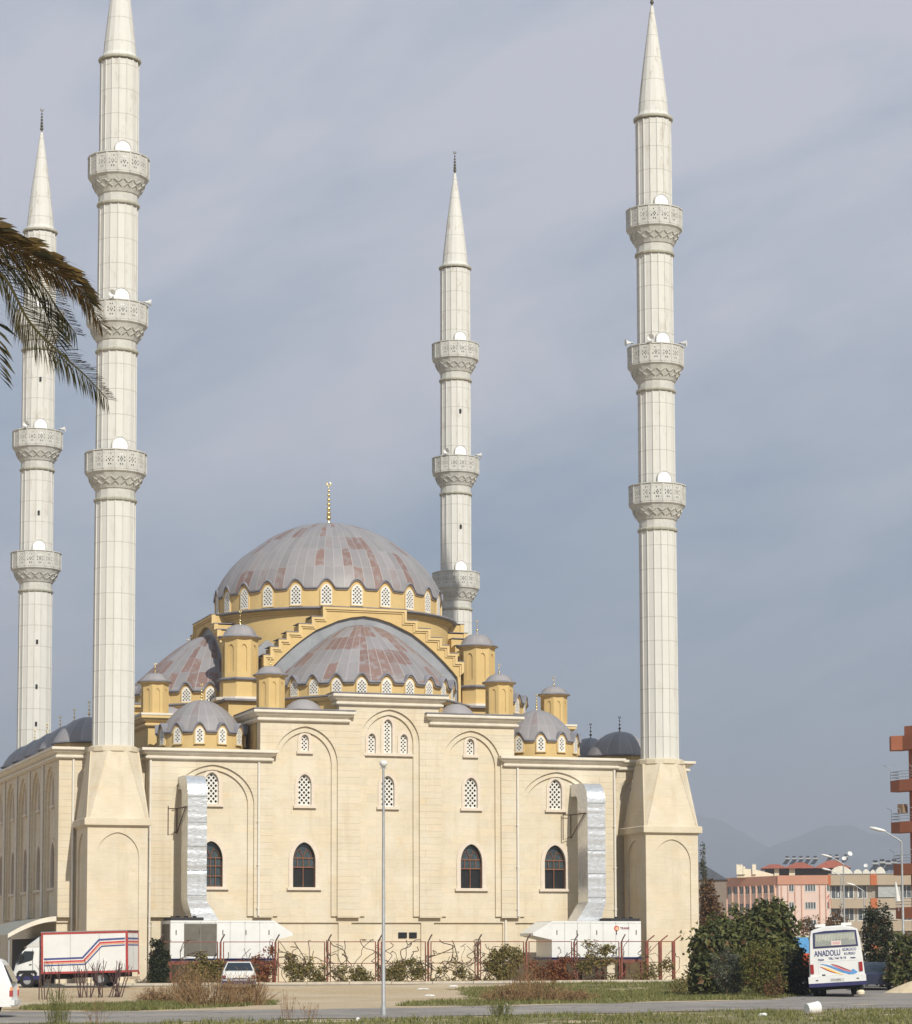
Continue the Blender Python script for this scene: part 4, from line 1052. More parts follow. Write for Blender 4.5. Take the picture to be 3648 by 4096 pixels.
for px, py, rx, h, lb in ((630, 4010, .9, .75, 'low pale dry bush left of the dark twiggy bush'), (745, 4008, .75, 1.75, 'dark leafless twig bush standing left of the white car'),
                          (840, 4022, 1.45, 1.5, 'broad golden brown dry bush in front of the white car'), (985, 4018, 1.0, 1.35, 'dark brown dry bush at the right end of the left clump'),
                          (2020, 4012, 1.0, .85, 'greenish brown dry bush at the left end of the middle clump'), (2140, 4010, 1.3, 1.15, 'large rust brown dry bush in front of the red fence'),
                          (2280, 4006, 1.1, .55, 'low trailing dry bush at the right end of the middle clump')):
    dry_shrub(lb, atg(px, py), rx, h, 190)
b0 = atg(2110, 3992)
T = thing('dead_sapling', 'tall spiky dry weed behind the rust brown bush by the fence', 'weed', b0)
b = MB()
for _ in range(60):
    x, y = b0[0]+rnd.gauss(0, .35), b0[1]+rnd.gauss(0, .2); h = rnd.uniform(1.0, 1.9)
    b.tube([(x, y, b0[2]), (x+rnd.gauss(0, .12), y, b0[2]+h*.6), (x+rnd.gauss(0, .3), y, b0[2]+h)], [.012, .008, .003], 3, cap=False)
b.build('twigs', DRY, T, fix=False)
def pruned(label, px, py, stems, h, spread):
    c = atg(px, py); T = thing('pruned_sapling', label, 'sapling', c, group='leafless pruned saplings')
    b = MB()
    for i in range(stems):
        x = c[0]+rnd.uniform(-spread, spread)*.5; y = c[1]+rnd.uniform(-.3, .3); e = Vector((x+rnd.uniform(-.5, .5)*spread*.5, y+rnd.uniform(-.2, .2), c[2]+h*rnd.uniform(.75, 1.05)))
        s = Vector((x, y, c[2]-.05)); m_ = s.lerp(e, .55)+Vector((rnd.uniform(-.06, .06), 0, 0))
        b.tube([s, m_, e], [.028, .022, .012], 5)
        for _ in range(3):
            a = s.lerp(e, rnd.uniform(.45, .8)); f = a+Vector((rnd.uniform(-.25, .25), rnd.uniform(-.1, .1), rnd.uniform(.3, .6))); b.tube([a, f], [.012, .006], 4)
    b.build('stems', TWIG, T, fix=False)
pruned('few thin bare stems in front of the truck cab', 200, 3992, 6, 1.55, 1.0)
pruned('thick cluster of bare dark stems in front of the truck box', 400, 3985, 22, 1.55, 2.0)
for px, py, hh in ((215, 4092, 1.2), (250, 4088, 1.0), (380, 4090, .7), (1150, 4075, .9), (1240, 4078, .55), (1985, 4068, .55), (2015, 4066, .62)):
    c = atg(px, py); T = thing('tall_weed', None, 'weed', c)
    T['label'] = {215: 'tallest feathery green weed at the lower left by the road', 250: 'bushy green weed just right of the tallest one at lower left', 380: 'thin pale dry weed on the left verge', 1150: 'wispy tall dry weed on the verge left of the lamp post',
                  1240: 'small wispy weed close to the lamp post foot', 1985: 'left of two small leafy weeds on the verge below the brown bush', 2015: 'right of two small leafy weeds on the verge below the brown bush'}[px]
    b = MB()
    for _ in range(46 if px < 300 or px > 1900 else 16):
        x, y = c[0]+rnd.gauss(0, .10), c[1]+rnd.gauss(0, .10); e = (x+rnd.gauss(0, .18), y+rnd.gauss(0, .15), c[2]+hh*rnd.uniform(.5, 1))
        b.tube([(x, y, c[2]-.03), e], [.006, .003], 3, cap=False)
        for _ in range(4):
            t = rnd.uniform(.3, 1); p = Vector((x, y, c[2])).lerp(Vector(e), t); q = p+Vector((rnd.gauss(0, .07), rnd.gauss(0, .05), rnd.uniform(-.02, .08))); b.add([p-Vector((.012, 0, 0)), p+Vector((.012, 0, 0)), q], [(0, 1, 2)])
    b.build('stems', GRASS if px < 300 or px > 1900 else DRY, T, fix=False)

# ---- bushes and trees on the right
A = at(2880, 112); 
plant('fig_tree', 'large dark green leafy fig bush against the right minaret base', 'bush', (A.x, A.y, A.z),
      [((-.35, 0, 1.75), (1.0, 1.0, 1.3), 2300), ((.75, .5, 2.2), (1.15, 1.0, 1.35), 2600), ((-.75, -.2, .8), (.75, .8, .85), 1300), ((.2, -.3, .95), (.9, .8, .9), 1300)], LEAF_FIG, 3, .15, lrad=.06)
A = at(3080, 113.5)
plant('fig_tree', 'taller green fig bush with a pointed top, left of the white bus', 'bush', (A.x, A.y, A.z),
      [((-.35, 0, 2.55), (1.05, .9, 1.55), 2600), ((.45, .2, 3.05), (.72, .8, 1.0), 1300), ((.55, .1, 1.75), (.85, .8, 1.25), 1600), ((-.2, .2, 1.0), (1.0, .8, 1.0), 1200)], LEAF_FIG, 3, .145, lrad=.06)
A = at(2900, 108.5)
plant('olive_shrub', 'grey green shrub in front of the dark fig bush', 'shrub', (A.x, A.y, A.z), [((0, 0, 1.15), (.72, .6, .85), 2600), ((.3, .1, .6), (.6, .5, .6), 900)], LEAF_OLIVE, 1, .05, lrad=.03)
A = at(3045, 107.5)
plant('bushy_shrub', 'yellowish green feathery shrub left of the white bus', 'shrub', (A.x, A.y, A.z), [((0, 0, 1.45), (1.0, .7, .95), 4200), ((.25, -.1, .65), (.8, .6, .65), 1800)], LEAF_YEL, 2, .05, lrad=.03)
A = at(3085, 105.5)
plant('dry_weed', 'rusty orange weeds at the foot of the yellowish shrub', 'weed', (A.x, A.y, A.z), [((0, 0, .35), (.42, .3, .42), 420), ((.35, 0, .65), (.16, .15, .4), 160)], LEAF_BROWN, 1, .05, lrad=.015)
A = at(3185, 112)
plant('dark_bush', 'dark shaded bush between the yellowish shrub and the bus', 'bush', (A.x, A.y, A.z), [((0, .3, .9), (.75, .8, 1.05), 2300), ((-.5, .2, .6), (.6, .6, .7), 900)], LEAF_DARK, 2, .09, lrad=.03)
A = at(2755, 119)
plant('low_shrub', 'low green and reddish scrub at the end of the red fence', 'shrub', (A.x, A.y, A.z), [((-.2, 0, .35), (.85, .5, .45), 1000), ((.5, 0, .5), (.4, .4, .55), 500)], LEAF_VINE, 1, .05, lrad=.02)
A = at(2838, 165, 0)
plant('reddish_tree', 'reddish brown tree with thin foliage beside the right minaret', 'tree', (A.x, A.y, 0), [((-.1, 0, 5.0), (.45, .5, 1.5), 700), ((.15, 0, 3.8), (.72, .7, 1.4), 1100), ((-.1, 0, 2.2), (.8, .7, 1.5), 900)], LEAF_BROWN, 1, .12, crown='crown', lrad=.09)
A = at(2816, 172, 0)
plant('cypress', 'slim dark green cypress tip above the reddish tree', 'tree', (A.x, A.y, 0), [((0, 0, 6.7), (.17, .17, 2.0), 600), ((0, 0, 4.6), (.28, .28, 2.2), 700)], LEAF_OLIVE, 1, .08, crown='crown', lrad=.06)
A = at(3512, 130)
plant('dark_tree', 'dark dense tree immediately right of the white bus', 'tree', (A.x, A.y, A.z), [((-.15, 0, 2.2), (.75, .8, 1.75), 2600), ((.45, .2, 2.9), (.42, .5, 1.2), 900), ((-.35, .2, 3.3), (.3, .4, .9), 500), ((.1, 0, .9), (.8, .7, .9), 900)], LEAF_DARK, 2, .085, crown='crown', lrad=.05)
A = at(3625, 124)
plant('fig_tree', 'green leafy fig bush at the right edge behind the sand heap', 'bush', (A.x, A.y, A.z), [((0, 0, 1.7), (.75, .7, 1.0), 1600), ((.5, .3, 1.1), (.9, .8, 1.0), 1200), ((-.45, .2, .9), (.45, .5, .7), 700)], LEAF_FIG, 2, .13, lrad=.05)
A = at(3235, 205)
plant('hazy_bush', 'small reddish bush visible above the roof of the bus, left side', 'bush', (A.x, A.y, A.z), [((0, 0, 3.0), (.95, .9, 1.7), 900)], LEAF_BROWN, 1, .12, lrad=.06)
A = at(3345, 215)
plant('hazy_bush', 'small brownish tree behind the roof hatch of the bus', 'bush', (A.x, A.y, A.z), [((0, 0, 3.6), (1.0, .9, 1.6), 900), ((-.7, 0, 3.3), (.6, .6, 1.2), 400)], LEAF_BROWN, 1, .12, lrad=.06)

# ---- palm, mostly out of frame on the left
pb = Vector((-23.45, -110.4, -.3))
PT = thing('palm_tree', 'date palm reaching into the frame from the left with drooping fronds', 'palm', pb)
pr = []
for k in range(40):
    z = -.3+7.9*k/39; r = .24+.03*(k % 2)+(.05 if k < 3 else 0); pr.append((r, z))
MB().lathe(pr+[(.34, 7.75), (.0, 8.0)], 14, (pb.x, pb.y)).build('trunk', BARK, PT)
def catmull(P, n=14):
    P = [Vector(p) for p in P]; P = [P[0]*2-P[1]]+P+[P[-1]*2-P[-2]]; o = []
    for i in range(1, len(P)-2):
        for k in range(n):
            t = k/n; a, b_, c, d = P[i-1], P[i], P[i+1], P[i+2]
            o.append(.5*((2*b_)+(c-a)*t+(2*a-5*b_+4*c-d)*t*t+(3*b_-a-3*c+d)*t**3))
    o.append(P[-2]); return o
def frond(pts, leaf=.42, sparse=1.0, m=None, twist=0):
    R = catmull(pts); b = MB(); n = len(R)
    b.tube(R, [.022*(1-.8*i/n) for i in range(n)], 5)
    L_ = [0]
    for i in range(1, n): L_.append(L_[-1]+(R[i]-R[i-1]).length)
    tot = L_[-1]; s = .25*tot; i = 1
    while s < tot:
        while L_[i] < s: i += 1
        p = R[i]; t = (R[i]-R[i-1]).normalized(); side = t.cross(Vector((0, 0, 1))).normalized(); upv = side.cross(t)
        side, upv = side*cos(twist)+upv*sin(twist), upv*cos(twist)-side*sin(twist)
        u = (s-.25*tot)/(.75*tot); ln = leaf*(.45+.75*sin(pi*min(1, u*.85+.12)))*rnd.uniform(.85, 1.1)
        for sg in (-1, 1):
            d = (side*sg*.75+t*rnd.uniform(.7, 1.15)+upv*rnd.uniform(-.15, .35)).normalized()
            e = p+d*ln*.6; tip = e+(d+Vector((0, 0, -.55))).normalized()*ln*.4
            w_ = (upv*.5+t*.8).normalized()*.0052
            b.add([p-w_*.6, p+w_*.6, e+w_, tip, e-w_], [(0, 1, 2, 3, 4)])
        s += .030/sparse
    b.build('frond', m or PALMG, PT, fix=False)
hd = Vector((-23.4, -110.42, 8.0))
FR = [[hd, (-22.9, -110.6, 8.42), (-22.42, -110.72, 8.21), (-22.12, -110.76, 7.72), (-21.81, -110.84, 7.40), (-21.59, -110.89, 7.20), (-21.38, -110.94, 6.97)],
      [hd, (-22.9, -110.7, 8.55), (-22.43, -110.75, 8.48), (-22.12, -110.84, 8.33), (-21.83, -110.91, 8.17), (-21.71, -110.94, 8.09), (-21.55, -110.98, 7.92)],
      [hd, (-22.95, -110.5, 8.5), (-22.42, -110.65, 8.34), (-22.05, -110.75, 8.15), (-21.84, -110.8, 7.85), (-21.68, -110.85, 7.62)],
      [hd, (-22.9, -110.9, 8.60), (-22.40, -111.0, 8.46), (-22.0, -111.1, 8.22), (-21.74, -111.15, 8.02), (-21.50, -111.2, 7.66)],
      [hd, (-23.0, -110.3, 8.5), (-22.5, -110.3, 8.42), (-22.2, -110.3, 8.25), (-21.95, -110.3, 7.9), (-21.8, -110.3, 7.6)]]
PALMB = leaf_mat('dry_palm_leaflets', (.03, .028, .01), (.20, .125, .04), .6, .2)
for i, p in enumerate(FR[:4]): frond(p, .31, 2.7, PALMB if i in (1, 3) else PALMG, radians((62, 50, 58, 40, 66)[i]))
for k in range(14):
    a = radians(35+k*(250/13)); dx, dy = cos(a), sin(a); e_ = rnd.uniform(.2, 1.1); q = rnd.uniform(1.5, 1.95)
    frond([hd, hd+Vector((dx*.6, dy*.6, .3+.5*e_)), hd+Vector((dx*1.2, dy*1.2, .35+.6*e_)), hd+Vector((dx*q, dy*q, .1+.3*e_)), hd+Vector((dx*(q+.35), dy*(q+.35), -.5+.3*e_))], .4, .8)

# ================================================================ RED FENCE WITH VINES
PX = [1.67, 4.95, 7.92, 10.78, 13.61, 16.42, 19.25, 22.06, 24.87, 27.68]
FY = -4.5; FH = 2.24
FE = thing('fence', 'rusty red steel fence with bent post tops in front of the mosque', 'fence', (PX[0], FY, 0))
for i, x in enumerate(PX):
    b = MB().box(x-.045, x+.045, FY-.04, FY+.04, -.3, FH)
    b.tube([(x, FY, FH-.02), (x+.07, FY-.03, FH+.16), (x+.2, FY-.08, FH+.40)], .04, 6, m=1)
    b.box(x-.18, x-.14, FY-.06, FY-.01, -.1, FH-.3)
    b.build('post', [FRED, TWIG], FE)
PXE = PX+[29.19, 30.12, 31.06]
for i in range(len(PX)-1):
    x0, x1 = PX[i]+.16, PX[i+1]-.16
    b = MB()
    for z in (.12, 1.09, FH): b.box(x0, x1, FY-.02, FY+.02, z-.022, z+.022)
    for x in (x0, x1): b.box(x-.024, x+.024, FY-.023, FY+.023, .05, FH+.02)
    b.build('panel', FRED, FE)
for i, x in enumerate((29.19, 30.12, 31.06)):
    y = FY+.3*i
    b = MB().box(x-.09, x+.09, y-.06, y+.06, -.3, FH).tube([(x, y, FH-.02), (x+.12, y-.05, FH+.1), (x+.42, y-.12, FH+.34)], .04, 6)
    b.build('post', FRED, FE)
b = MB()
for z in (1.09, FH): b.tube([(27.68, FY, z), (29.19, FY, z), (30.12, FY+.3, z), (31.06, FY+.6, z)], .024, 5)
b.tube([(29.2, FY, 1.5), (30.1, FY+.3, FH)], .02, 5)
b.build('panel', FRED, FE)
def vine(label, x0, x1, n, m, dens, zc=.9, zr=.8, bare=3):
    T = thing('climbing_vine', label, 'vine', ((x0+x1)/2, FY, 0), group='vines climbing the red fence')
    s = MB()
    for _ in range(int(bare*1.7)):
        x = rnd.uniform(x0, x1); P = [Vector((x, FY-.06, 0))]
        for _ in range(9):
            q = P[-1]+Vector((rnd.gauss(0, .34), rnd.gauss(0, .03), rnd.uniform(-.12, .5)))
            q.x = min(x1+.2, max(x0-.2, q.x)); q.z = min(FH+.1, max(.05, q.z)); P.append(q)
        s.tube(catmull(P, 4), rnd.uniform(.014, .026), 4)
    s.build('stems', BARK, T, fix=False)
    b = MB()
    for _ in range(int(dens*2.8)):
        cx = rnd.uniform(x0+.2, x1-.2); cz = max(.12, min(FH-.1, rnd.gauss(zc*.85, zr*.55)))
        leaves(b, (cx, FY-.05, cz), (.40, .15, .32), int(n*2.2), .07, shell=.2)
    b.build('leaves', m, T, fix=False)
vine('dense dark green vine on the fence right behind the truck', 1.3, 2.1, 150, LEAF_DARK, 11, 1.1, 1.1)
vine('green vine covering the fence in front of the left air conditioning unit', 3.0, 5.2, 90, LEAF_VINE, 9, .8, .7, 6)
vine('vine with reddish leaves on the fence beside the white car', 5.6, 7.8, 70, LEAF_RED, 8, .7, .7, 5)
vine('thin green vine on the fence panel right of the white car', 8.3, 10.7, 45, LEAF_VINE, 9, .7, .8, 8)
vine('sparse vine on the fence panel left of the tall lamp post', 10.9, 13.5, 45, LEAF_VINE, 6, .5, .5, 7)
vine('curling vine with a green clump just right of the lamp post', 13.7, 16.4, 60, LEAF_VINE, 8, .75, .5, 9)
vine('mostly bare curling vine on the middle fence panel', 16.6, 19.2, 28, LEAF_VINE, 5, .6, .7, 11)
vine('tall green vine heaped over the fence behind the rust brown bush', 19.4, 22.0, 95, LEAF_VINE, 10, 1.35, .8, 7)
vine('dense green and red vine on the fence left of the right air conditioner', 22.2, 24.8, 100, LEAF_RED, 7, .7, .7, 5)
vine('vine in front of the white panels of the right air conditioner', 24.9, 27.6, 48, LEAF_VINE, 8, 1.2, .9, 9)
vine('sparse vine on the last fence panels beside the right minaret', 28.0, 30.9, 30, LEAF_VINE, 6, .7, .7, 5)

# ================================================================ AIR CONDITIONING UNITS AND DUCTS
SHEET = mat('galvanised_duct', (.66, .67, .68), .27, .62, var=.14, scale=5, bump=.55)
RUSTB = mat('black_base', (.03, .028, .03), .7)
LOUV = mat('louvre_dark', (.14, .125, .10), .7, var=.15)
def text(body, size, m, parent, M, name='lettering', bold=0, sx=1):
    cu = bpy.data.curves.new('t', 'FONT'); cu.body = body; cu.size = size; cu.offset = bold; cu.extrude = .004; cu.resolution_u = 3
    o = bpy.data.objects.new('t', cu); COL.objects.link(o)
    me = bpy.data.meshes.new_from_object(o.evaluated_get(bpy.context.evaluated_depsgraph_get()))
    bpy.data.objects.remove(o); bpy.data.curves.remove(cu)
    for v in me.vertices: v.co = M @ Vector((v.co.x*sx, v.co.y, v.co.z))
    me.materials.clear(); me.materials.append(m); me.name = name
    q = bpy.data.objects.new(name, me); COL.objects.link(q); q.parent = parent; return q
STAND = Matrix.Rotation(pi/2, 4, 'X')     # text plane -> facing -Y
def hvac(label, x0, x1, sgn):
    T = thing('air_conditioning_unit', label, 'air conditioner', ((x0+x1)/2, -2, 0), group='rooftop style air conditioning units behind the fence')
    y0, y1 = -3.2, -.7; z0, z1 = 1.38, 3.38
    MB().box(x0, x1, y0, y1, z0, z1).build('body', WPAINT, T)
    # hood
    hx = x1 if sgn > 0 else x0; tip = hx+sgn*1.05
    MB().loft([[(hx+sgn*.003, y, z) for y, z in ((y0, z1-.02), (y1, z1-.02), (y1, 2.35), (y0, 2.35))], [(tip, y, z) for y, z in ((y0+.15, 2.72), (y1-.2, 2.72), (y1-.2, 2.58), (y0+.15, 2.58))]]).build('hood', WPAINT, T)
    b = MB(); k = 7
    for i in range(1, k):
        x = x0+(x1-x0)*i/k; b.box(x-.012, x+.012, y0-.008, y0-.001, z0, z1-.04)
    b.box(x0, x1, y0-.008, y0-.001, z1-.12, z1-.10)
    b.build('panel_joints', mat('joint_grey', (.38, .37, .35), .6), T)
    b = MB()
    for x in [x0+.3+(x1-x0-.6)*i/4 for i in range(5)]: b.box(x-.02, x+.02, y0-.03, y0-.002, z1-.75, z1-.5)
    b.build('handles', BLACK, T)
    MB().box(x0-.1, x1+.1, y0-.05, y1+.1, z0-.13, z0-.002).build('base_frame', BLUEP, T)
    b = MB().box(x0-.1, x1+.1, y0-.06, y0+.06, z0-.28, z0-.135)
    n = 5
    for i in range(n):
        x = x0+(x1-x0)*i/(n-1)
        for y in (y0+.02, y1): b.box(x-.06, x+.06, y-.06, y+.06, -.2, z0-.28)
        if i < n-1: b.tube([(x, y0, .1), (x+.7, y0, z0-.3)], .035, 4)
    b.build('stand', FRED, T)
    xb = x0+.1 if sgn > 0 else x1-1.7
    b = MB().box(xb, xb+1.75, y0+.3, y1-.2, z1+.002, z1+.17)
    for i in range(3): b.lathe([(.10, z1+.17), (.12, z1+.24), (0, z1+.26)], 10, (xb+.4+.45*i, y0+.5))
    b.build('fan_deck', RUSTB, T)
    return T
H1 = hvac('white air conditioning unit with a large grey louvre, left of the lamp post', 2.55, 8.2, 1)
MB().box(3.28, 5.05, -3.215, -3.201, 1.5, 3.22).box(2.52, 2.549, -3.0, -1.2, 1.6, 3.2).build('louvre', LOUV, H1)  # second box: flat dark sheet over the unit's left side
b = MB()
for z in [1.55+.055*i for i in range(30)]: b.box(3.30, 5.03, -3.235, -3.216, z, z+.02)
b.box(4.15, 4.18, -3.245, -3.21, 1.5, 3.22)
b.build('louvre_slats', mat('slat_grey', (.20, .185, .155), .6), H1)
H2 = hvac('white air conditioning unit with a round red logo, beside the right minaret', 24.05, 29.4, -1)
LOGO = mat('logo_red', (.45, .06, .06), .5); LOGO2 = mat('logo_peach', (.75, .42, .22), .5); LTXT = mat('logo_text', (.20, .04, .06), .5)
MB().lathe([(0, 0), (.15, 0), (.15, .01), (0, .01)], 28).xf(Matrix.Translation((27.92, -3.202, 2.98)) @ Matrix.Rotation(pi/2, 4, 'X')).build('logo', LOGO, H2)
MB().lathe([(0, 0), (.10, 0), (.10, .008), (0, .008)], 24).xf(Matrix.Translation((27.94, -3.213, 2.965)) @ Matrix.Rotation(pi/2, 4, 'X')).build('logo', LOGO2, H2)
text('TRANE', .17, LTXT, H2, Matrix.Translation(Vector((28.13, -3.206, 2.93))-H2.location) @ STAND, bold=.006, sx=1.05)
def duct(label, x0, x1, sgn, top=11.3):
    T = thing('air_duct', label, 'duct', ((x0+x1)/2, 0, 3.4), group='galvanised air ducts on the mosque front')
    yf, yb = -1.2, .35
    st = []
    for z in [3.42+.062*i for i in range(112)]:
        k = max(0, min(1, (4.5-z)/1.08)); st.append((yf, yb, z, z, .68*k))
    zc = st[-1][2]; n = 10; R1, R0 = top-zc, 0
    loops = []
    for y0_, y1_, za, zb, fl in st:
        wob = (.04*noise.noise(Vector((za*1.5, x0, 0)))+.035*noise.noise(Vector((za*4.5, x0, 4)))*max(0, .4+1.5*noise.noise(Vector((za*.7, x0, 14)))))
        xl = x0-(fl if sgn < 0 else 0)+.45*fl*(sgn > 0); xr = x1+(fl if sgn > 0 else 0)-.45*fl*(sgn < 0)
        wr = wob*.7+.03*noise.noise(Vector((za*2.8, x0, 9)))
        loops.append([(xl, y0_-wob, za), (xr, y0_-wr, za), (xr, y1_, zb), (xl, y1_, zb)])
    ro = 1.05
    zs = top-ro
    for i in range(1, n+1):
        a = pi/2*i/n; yo = yf+ro*(1-cos(a)); zo = max(loops[-1][0][2], zs+ro*sin(a)) if i else zs
        yi = yb+.35*(1-cos(a)); zi = zs+.35*sin(a)
        loops.append([(x0, yo, zs+ro*sin(a)), (x1, yo, zs+ro*sin(a)), (x1, yi, zi), (x0, yi, zi)])
    zt = zs+ro; loops.append([(x0, 1.47, zt), (x1, 1.47, zt), (x1, 1.47, zs+.352), (x0, 1.47, zs+.352)])
    # drop stations above the bend
    loops = [lp for i, lp in enumerate(loops) if not (i < len(st) and lp[0][2] > zs-.02)]
    MB().loft(loops).build('casing', SHEET, T, smooth=25)
    b = MB()
    for z in (4.75, 6.1, 7.4, 8.7, 10.1):
        b.box(x0-.02, x1+.02, yf-.035, yf-.02, z, z+.035)
    b.build('seams', STEELG, T)
    b = MB(); xb = x0-.05
    b.tube([(xb, yf+.3, 9.55), (xb, 1.3, 9.55), (xb, 1.3, 8.2), (xb, yf+.3, 9.55)], .03, 4); b.tube([(xb-.5, 1.25, 9.7), (xb-.5, 1.25, 8.1), (xb, 1.25, 8.3)], .03, 4); b.tube([(xb-.5, 1.25, 9.55), (xb, 1.25, 9.55)], .03, 4)
    b.build('bracket', mat('rusty_bracket', (.09, .05, .035), .8), T)
duct('silvery sheet metal duct climbing the wall on the left of the front', 3.88, 4.94, 1)
duct('silvery sheet metal duct climbing the wall next to the right minaret', 27.02, 28.1, -1)
# cartons and clutter below the units
MB().box(14.9, 18.3, .6, 1.2, .3, 1.7)

# ================================================================ LAMP POSTS
def lamp_post(label, base, h, kind, heading=0, arm=1.8, rise=.45, r=.06):
    T = thing('street_lamp', label, 'street lamp', base, (0, 0, heading), 'street lamps')
    MB().lathe([(r*1.9, -.1), (r*1.9, .25), (r*1.35, .3), (r*.8, h), (0, h+.01)], 12).build('pole', STEELG, T, local=True, smooth=40)
    if kind == 'disc':
        MB().lathe([(0, h-.12), (.05, h-.11), (.115, h-.03), (.125, h+.03), (.10, h+.08), (.03, h+.10), (0, h+.10)], 18).build('lamp_head', WPAINT, T, local=True, smooth=50)
        MB().box(-.09, .09, -.02, .02, h-.15, h-.11).build('bracket', STEELG, T, local=True)
    else:
        MB().tube([(0, 0, h-.05), (-.15, 0, h+.08), (-arm, 0, h+rise)], [.045, .04, .03], 8).build('arm', STEELG, T, local=True, smooth=40)
        m = MB().lathe([(0, 0), (.09, .05), (.15, .3), (.16, .6), (.10, .85), (0, .9)], 12)
        m.xf(Matrix.Diagonal((.6, 1, 1, 1))); m.xf(Matrix.Translation((-arm+.1, 0, h+rise-.02)) @ Matrix.Rotation(-pi/2+.24, 4, 'Y'))
        m.build('lamp_head', WPAINT, T, local=True, smooth=50)
    return T
lamp_post('tall galvanised lamp post with a flat round head on the near verge', (-3.5, -61.6, -.3), 7.62, 'disc', r=.045)
def far_lamp(label, px, d, ytop, headpx):
    p = at(px, d); arm = (px-headpx)*d/F_
    lamp_post(label, (p.x, p.y, p.z), hz(ytop, d)-p.z, 'arm', -az(px), arm-.75, .55)
far_lamp('street lamp with a long arm in front of the red balconies at right', 3612, 135, 3372, 3488)
far_lamp('street lamp whose head shows against the red tiled roof', 3377, 200, 3462, 3290)
far_lamp('smallest street lamp, between the bus and the beige building', 3457, 240, 3570, 3388)
far_lamp('street lamp with its head in front of the salmon parapet', 3366, 245, 3510, 3292)

# ================================================================ VEHICLES
TGLASS = mat('car_glass', (.02, .025, .03), .08, spec=.7)
def wheel(T, x, y, r, wdt, zc=None):
    zc = r if zc is None else zc
    t = MB().lathe([(r*.55, -wdt/2), (r*.92, -wdt/2), (r, -wdt*.35), (r, wdt*.35), (r*.92, wdt/2), (r*.55, wdt/2)], 24).xf(Matrix.Translation((x, y, zc)) @ Matrix.Rotation(pi/2, 4, 'X')).build('wheel', BLACK, T, local=True, smooth=40)
    MB().lathe([(0, -wdt*.3), (r*.3, -wdt*.36), (r*.54, -wdt*.28), (r*.56, wdt*.28), (r*.3, wdt*.36), (0, wdt*.3)], 16).xf(Matrix.Translation((x, y, zc)) @ Matrix.Rotation(pi/2, 4, 'X')).build('rim', STEELG, t, local=True, smooth=40)
    return t
def loft_body(secs, m, name, T, smooth=35):
    return MB().loft(secs).build(name, m, T, local=True, smooth=smooth)
# --- box truck: local +X is its front, -Y its left... built facing -X in the picture
tp = at(345, 124.7)
TRK = thing('box_truck', 'white box truck with red frame and blue and red stripes, parked at left', 'truck', (tp.x, tp.y, tp.z+.03), (0, radians(-1.1), -az(345)+radians(-16)))
# local x: right in picture (rear at +x), -y towards the camera
bx0, bx1, by0, by1, bz0, bz1 = -1.95, 2.35, -1.05, 1.05, .68, 2.66
MB().box(bx0, bx1, by0, by1, bz0, bz1).build('cargo_box', WPAINT, TRK, local=True)
b = MB(); t_ = .09; e_ = .012
for x0, x1, z0, z1 in ((bx0-e_, bx1+e_, bz0-e_, bz0+t_), (bx0-e_, bx1+e_, bz1-t_, bz1+e_)): b.box(x0, x1, by0-e_, by1+e_, z0, z1)
for x0, x1 in ((bx0-e_, bx0+t_), (bx1-t_, bx1+e_)):
    for y0, y1 in ((by0-e_*.9, by0+t_), (by1-t_, by1+e_*.9)): b.box(x0, x1, y0, y1, bz0+t_, bz1-t_)
b.build('red_frame', RED, TRK, local=True)
MB().box(bx0-.02, bx1+.06, by0-.02, by1+.02, bz1+e_+.001, bz1+.05).build('roof', STEELG, TRK, local=True)
STB = mat('stripe_blue', (.06, .08, .22), .5); STR = mat('stripe_red', (.50, .05, .06), .5); STO = mat('stripe_orange', (.75, .33, .15), .5)
def stripe(off, wdt, m):
    P = [(bx0+.13, 1.24), (bx0+2.12, 1.27), (bx0+2.95, 2.12), (bx1-.12, 2.16)]
    def offs(o):
        r_ = []
        for i, (x, z) in enumerate(P):
            k = .0 if i in (0, 3) else .22
            r_.append((x-(k*o*1.9 if i in (1, 2) else 0), z+o))
        return r_
    hi, lo = offs(off+wdt), offs(off)
    MB().poly(lo+list(reversed(hi)), by0-.016, by0-.002).build('stripe', m, TRK, local=True)
    MB().box(bx1+.001, bx1+.012, by0+.1, by1-.1, 2.16+off, 2.16+off+wdt).build('stripe', m, TRK, local=True)
stripe(.10, .085, STB); stripe(-.035, .07, STR); stripe(-.095, .04, STO); stripe(-.20, .06, STB)
# cab
def cabsec(x, zb, zt, inset): return [(x, -.92+inset, zb), (x, -.92+inset*.5, zt*.6+zb*.4), (x, -.80+inset, zt), (x, .80-inset, zt), (x, .92-inset*.5, zt*.6+zb*.4), (x, .92-inset, zb)]
loft_body([cabsec(-2.12, .5, 1.98, 0), cabsec(-2.75, .5, 1.97, 0), cabsec(-3.05, .48, 1.72, .02), cabsec(-3.32, .46, 1.22, .03), cabsec(-3.42, .44, .92, .06)], WPAINT, 'cab', TRK)
loft_body([cabsec(-2.12, 1.99, 2.5, .1), cabsec(-2.35, 1.985, 2.35, .1), cabsec(-2.75, 1.98, 2.08, .12), cabsec(-2.9, 1.975, 1.99, .15)], WPAINT, 'wind_deflector', TRK)
MB().poly([(-3.16, 1.16), (-2.42, 1.36), (-2.36, 1.78), (-2.83, 1.80), (-3.0, 1.62)], -.945, -.90).build('side_window', TGLASS, TRK, local=True)
MB().loft([[(-3.06, -.8, 1.74), (-3.06, .8, 1.74), (-2.98, .8, 1.74), (-2.98, -.8, 1.74)], [(-3.35, -.85, 1.24), (-3.35, .85, 1.24), (-3.2, .85, 1.24), (-3.2, -.85, 1.24)]]).build('windscreen', TGLASS, TRK, local=True)
